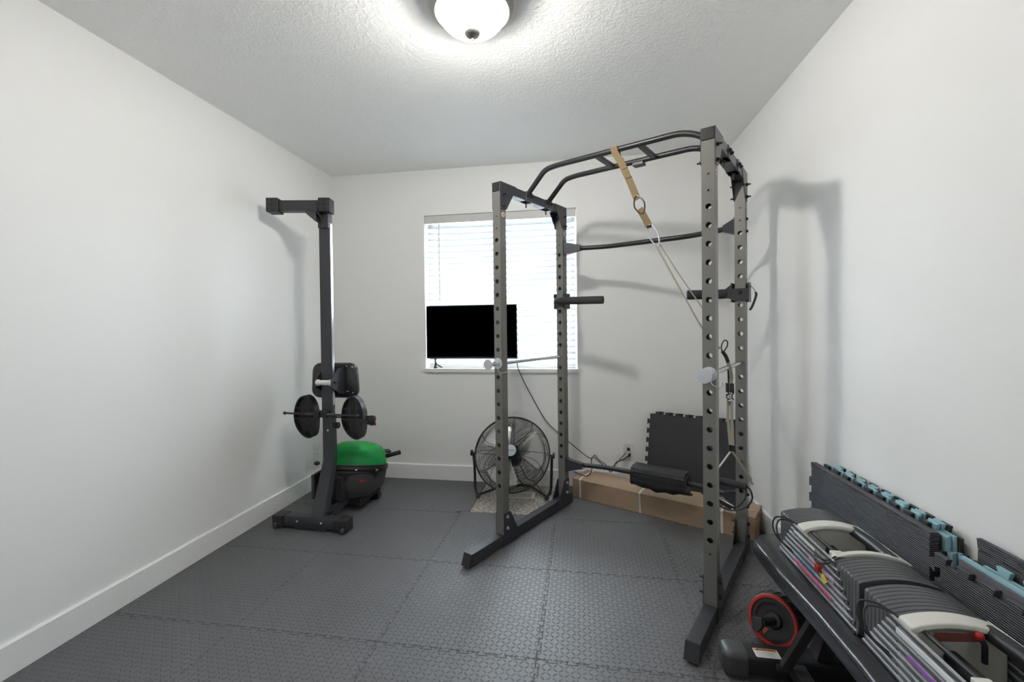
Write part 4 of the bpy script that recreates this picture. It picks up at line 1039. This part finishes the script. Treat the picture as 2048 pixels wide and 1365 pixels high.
# ------------------------------------------------------------------ nested block dumbbells on the bench
DW, DH = .190, .158
def plate_poly(grow=0.0):
    out = []
    w2 = DW/2 + grow; h0 = .142 + grow
    for x, z in ((-w2+.006, -grow), (w2-.006, -grow), (w2, .008)): out.append((x, z))
    out += [(w2, h0-.006), (w2-.004, h0)]
    for k in range(1, 12):
        t_ = 1 - 2*k/12; out.append((t_*(w2-.004), h0 + (DH+grow-h0)*(1-t_*t_)))
    out += [(-w2+.004, h0), (-w2, h0-.006), (-w2, .008)]
    return out
def dumbbell(y0, label, bands):
    d = thing('adjustable_dumbbell', label, 'dumbbell', (.81, y0, PT+.0022), 0, 'adjustable dumbbells on the bench')
    P = plate_poly()
    for i in range(8):
        yf = .1145 + .0150*i; z = .140 - .0187*i
        mb = MB()
        mb.prism(P, 'y', yf, yf+.0136); mb.prism(P, 'y', -yf-.0136, -yf)
        for s_ in (-1, 1):
            x = s_*DW/2; mb.box((min(x, x+s_*.0035), -yf-.0136, max(.002, z-.011)), (max(x, x+s_*.0035), yf+.0136, z+.001))
        wf_ = mb.build('weight_plates', PLATE, d, local=True, bevel=.0016, seg=2)
        for s_ in (-1, 1):
            q = MB(); x = s_*(DW/2+.0025); q.tube([(x, yf+.012, z+.001), (x, -yf-.010, z+.001)], .0032, 8); q.build('rail', RAIL, wf_, local=True)
        q = MB(); q.cyl((-DW/2-.006, -yf+.002, z-.004), (-DW/2+.002, -yf+.002, z-.004), .0062, 10); q.build('rail_knob', DKGREY, wf_, local=True)
        for (bi, m_, ya, yb_, hh) in bands:
            if bi == i: MB().box((-DW/2-.0068, ya, z-hh), (-DW/2-.0030, yb_, z+.0035)).build('colour_band', m_, wf_, local=True, bevel=.001)
    # handle core: two off-white end frames, wrist bars, grip
    A = [(p[0]*.91, p[1]) for p in plate_poly(.007)]; B = [(p[0]*.86, .012+p[1]*.86) for p in A]; Cc = [(p[0]*.62, .035+p[1]*.62) for p in A]
    q = MB(); q.loft([[(p[0], .1125, p[1]) for p in A], [(p[0], .078, p[1]) for p in A], [(p[0]*.98, .070, p[1]*.985+.001) for p in A], [(p[0], .068, p[1]) for p in B], [(p[0], .094, p[1]) for p in Cc]])
    q.build('end_frame', OFFWHITE, d, local=True, bevel=.003, sharp=50)
    q = MB(); q.loft([[(p[0], -.1125, p[1]) for p in A], [(p[0], -.094, p[1]) for p in A], [(p[0], -.092, p[1]) for p in B], [(p[0], -.104, p[1]) for p in Cc]])
    q.box((-.088, -.1125, .128), (-.055, -.075, .152))
    q.build('end_frame', OFFWHITE, d, local=True, bevel=.003, sharp=50)
    MB().tube([(.066, .085, .142), (.068, 0, .145), (.066, -.10, .142)], .0165, 20).build('wrist_bar', BLACKP, d, local=True)
    MB().tube([(-.066, .080, .140), (-.066, -.10, .140)], .0055, 12).build('wrist_bar', BLACKP, d, local=True)
    MB().cyl((0, .09, .075), (0, -.10, .075), .0165, 20).build('grip', FOAMG, d, local=True)
    return d
d1 = dumbbell(1.538, 'block dumbbell farther from the camera on the bench, red and yellow tags on its rails',
    [(1, WBAND, -.02, .115, .004), (3, LILAC, -.125, .015, .007), (6, PINK, -.115, .115, .007), (5, BLUEB, -.02, .10, .001)])
d2 = dumbbell(1.050, 'block dumbbell nearest the camera on the bench, red slider on its white frame',
    [(1, WBAND, -.13, .105, .009), (3, PURPLE, -.14, .07, .006), (6, BLUEB, -.16, .055, .005), (7, RED, -.18, .04, .005)])
# cord loops with pins, tags
def dl(d, pts, r=.0026, name='pin_cord'): MB().tube(smooth([tuple(p) for p in pts]), r, 8).build(name, RUBBER, d, local=True)
for d in (d1, d2):
    dl(d, [(-.093, .118, .145), (-.112, .150, .150), (-.135, .175, .140), (-.146, .168, .110), (-.135, .150, .075), (-.103, .125, .050)])
    dl(d, [(-.090, .112, .142), (-.108, .140, .146), (-.130, .160, .136), (-.141, .150, .108), (-.131, .138, .072), (-.103, .115, .046)])
dl(d1, [(-.088, -.112, .150), (-.104, -.095, .130), (-.110, -.05, .118), (-.106, -.030, .112)])
dl(d1, [(-.085, -.118, .148), (-.108, -.100, .122), (-.114, -.058, .106), (-.108, -.036, .104)])
MB().box((-.112, -.062, .074), (-.098, -.040, .094)).build('red_tag', RED, d1, local=True, bevel=.002)
MB().tube([(-.104, -.070, .074), (-.104, -.092, .060)], 0, flat=(.014, .003), up=(-1, 0, .4)).build('yellow_tag', YELLOW, d1, local=True)
# scale window with slider on the near dumbbell
q = MB(); q.prism([(-.055, .122), (.035, .130), (.035, .148), (-.048, .143)], 'y', .0665, .0685); sw = q.build('scale_window', mat('scale_print', (.16, .045, .035), .4), d2, local=True, bevel=.001)
q = MB(); q.tube(fillet([(.034, .0655, .142), (.040, .060, .130), (.040, .060, .090)], .01), .0055, 8); q.build('selector_pin', BLACKP, d2, local=True)
q = MB(); q.ball((.033, .0645, .145), .009, 10); q.build('slider', RED, d2, local=True)

# ------------------------------------------------------------------ ab wheel
ac = V((.712, 1.800, .0965)); aa_ = V((-.67, -.67, .33)).normalized(); au = aa_.cross(V((0, 0, 1))).normalized(); av = au.cross(aa_)
AM = M((au, av, aa_)).transposed().to_4x4(); AM.translation = ac
ab = thing('ab_wheel', 'black ab roller wheel with a red ring beside the bench', 'ab wheel', (ac.x, ac.y, 0))
MB().lathe([(.060, -.045), (.082, -.045), (.092, -.030), (.096, 0), (.092, .025), (.087, .034), (.060, .034)], 56, AM).build('tyre', RUBBER, ab)
q = MB()
for k in range(22):
    a = 2*PI*k/22; q.tube([(.0895*math.cos(a), .0895*math.sin(a), .031), (.0955*math.cos(a+.05), .0955*math.sin(a+.05), .014), (.0972*math.cos(a+.14), .0972*math.sin(a+.14), -.004)], .0016, 5, m=AM)
q.build('tread', DKGREY, ab)
MB().lathe([(.0725, .034), (.0745, .040), (.083, .040), (.087, .034)], 56, AM).build('red_ring', RED, ab)
MB().lathe([(.073, .035), (.066, .026), (.030, .022), (.026, .034), (.016, .038), (.001, .038)], 48, AM).build('hub_disc', BLACKP, ab)
q = MB(); rr_ = []
for k in range(40):
    t_ = k/39; rr_.append(.0150 + (.0012 if k % 2 else 0) + (.006*(t_-.75)/.25 if t_ > .75 else 0))
q.tube([(0, 0, .036 + .112*k/39) for k in range(40)], rr_, 20, m=AM); hd = q.build('handle', RUBBER, ab)
q = MB(); q.prism([(.020, .012), (-.012, .020), (-.020, -.008), (-.004, -.034), (.014, -.028)], 'z', .142, .158, AM); q.build('handle_end', BLACKP, ab, bevel=.004)
q = MB(); q.prism([(.010, -.034), (.038, -.034), (.030, -.050), (.026, -.062), (.019, -.050)], 'z', .0262, .0272, AM); q.build('emblem', ORANGE, ab)
q = MB(); q.tube([(.0385*math.cos(a), .0385*math.sin(a), .0255) for a in (.25, .4, .55)], .0012, 6, m=AM); q.build('red_mark', RED, ab)

# ------------------------------------------------------------------ stacks of jigsaw mats against the right wall
def wall_mat(x0_, x1_, ya, yb_, z1, spec, m_, label, border=False, pitch=.068, depth=.019, group='jigsaw mats against the right wall', phase=0):
    zb_ = .0005
    pl = outline(ya, zb_, yb_, z1, spec, pitch, depth)
    if phase: pl = [((p[0]), p[1]) for p in pl]
    o = MB().prism(pl, 'x', x0_, x1_).build('foam_mat', m_, bevel=.0011, seg=1)
    if border:
        top = seam((yb_, z1), (ya, z1), pitch, depth, -1)     # teeth of the body
        bs = [(p.x, p.y + .0024) for p in top] + [(ya, z1+.0024), (ya-.004, z1+depth+.010), (yb_+.004, z1+depth+.010)]
        b = MB().prism(bs[::-1], 'x', x0_, x1_).build('border_strip', m_, None, bevel=.0011, seg=1)
    centre(o); tag(o, label, 'foam mat', group)
    if border: b.data.transform(M.Translation(-o.location)); b.parent = o
    return o
Y0, Y1 = 1.432, 2.085
wall_mat(.962, .985, Y0, Y1, .582, (0, 1, 1, 1), FOAML, 'woven black foam mat at the front of the far stack, with a straight border strip', True)
wall_mat(.986, .9975, Y0+.006, Y1-.012, .600, (0, 1, 1, 1), FOAMD, 'black toothed foam mat second from the front in the far stack')
wall_mat(.998, .008+.9985, Y0-.01, Y1-.022, .602, (0, 1, 1, 1), AQUA, 'light blue foam mat right behind the front black ones in the far stack')
wall_mat(1.007, 1.0145, Y0-.004, Y1-.05, .603, (0, 1, 1, 1), AQUA, 'light blue foam mat in the middle of the far stack')
wall_mat(1.015, 1.0225, Y0-.012, Y1-.046, .606, (0, 1, 1, 1), AQUA, 'rearmost light blue foam mat of the far stack')
wall_mat(1.023, 1.0325, Y0-.02, Y1-.05, .604, (0, 1, 1, 1), FOAMD, 'black foam mat of the far stack lying flat against the wall')
Ya, Yb = .80, 1.408
wall_mat(.958, .972, Ya, Yb, .566, (0, -1, -1, -1), FOAML, 'woven black foam mat with notched edges at the front of the near stack')
wall_mat(.9725, .980, Ya, Yb-.06, .578, (0, 0, 0, 0), FOAMGREY, 'grey foam mat behind the notched one in the near stack')
wall_mat(.9805, .990, Ya, Yb-.055, .586, (0, 0, 0, 0), AQUA, 'light blue straight-edged foam mat in the near stack')
wall_mat(1.004, 1.014, Ya, Yb-.09, .580, (0, 1, 1, 1), AQUA, 'light blue toothed foam mat standing behind in the near stack')
wall_mat(1.019, 1.032, Ya, Yb-.055, .604, (0, 1, 1, 1), FOAML, 'tall woven black foam mat of the near stack against the wall', True)
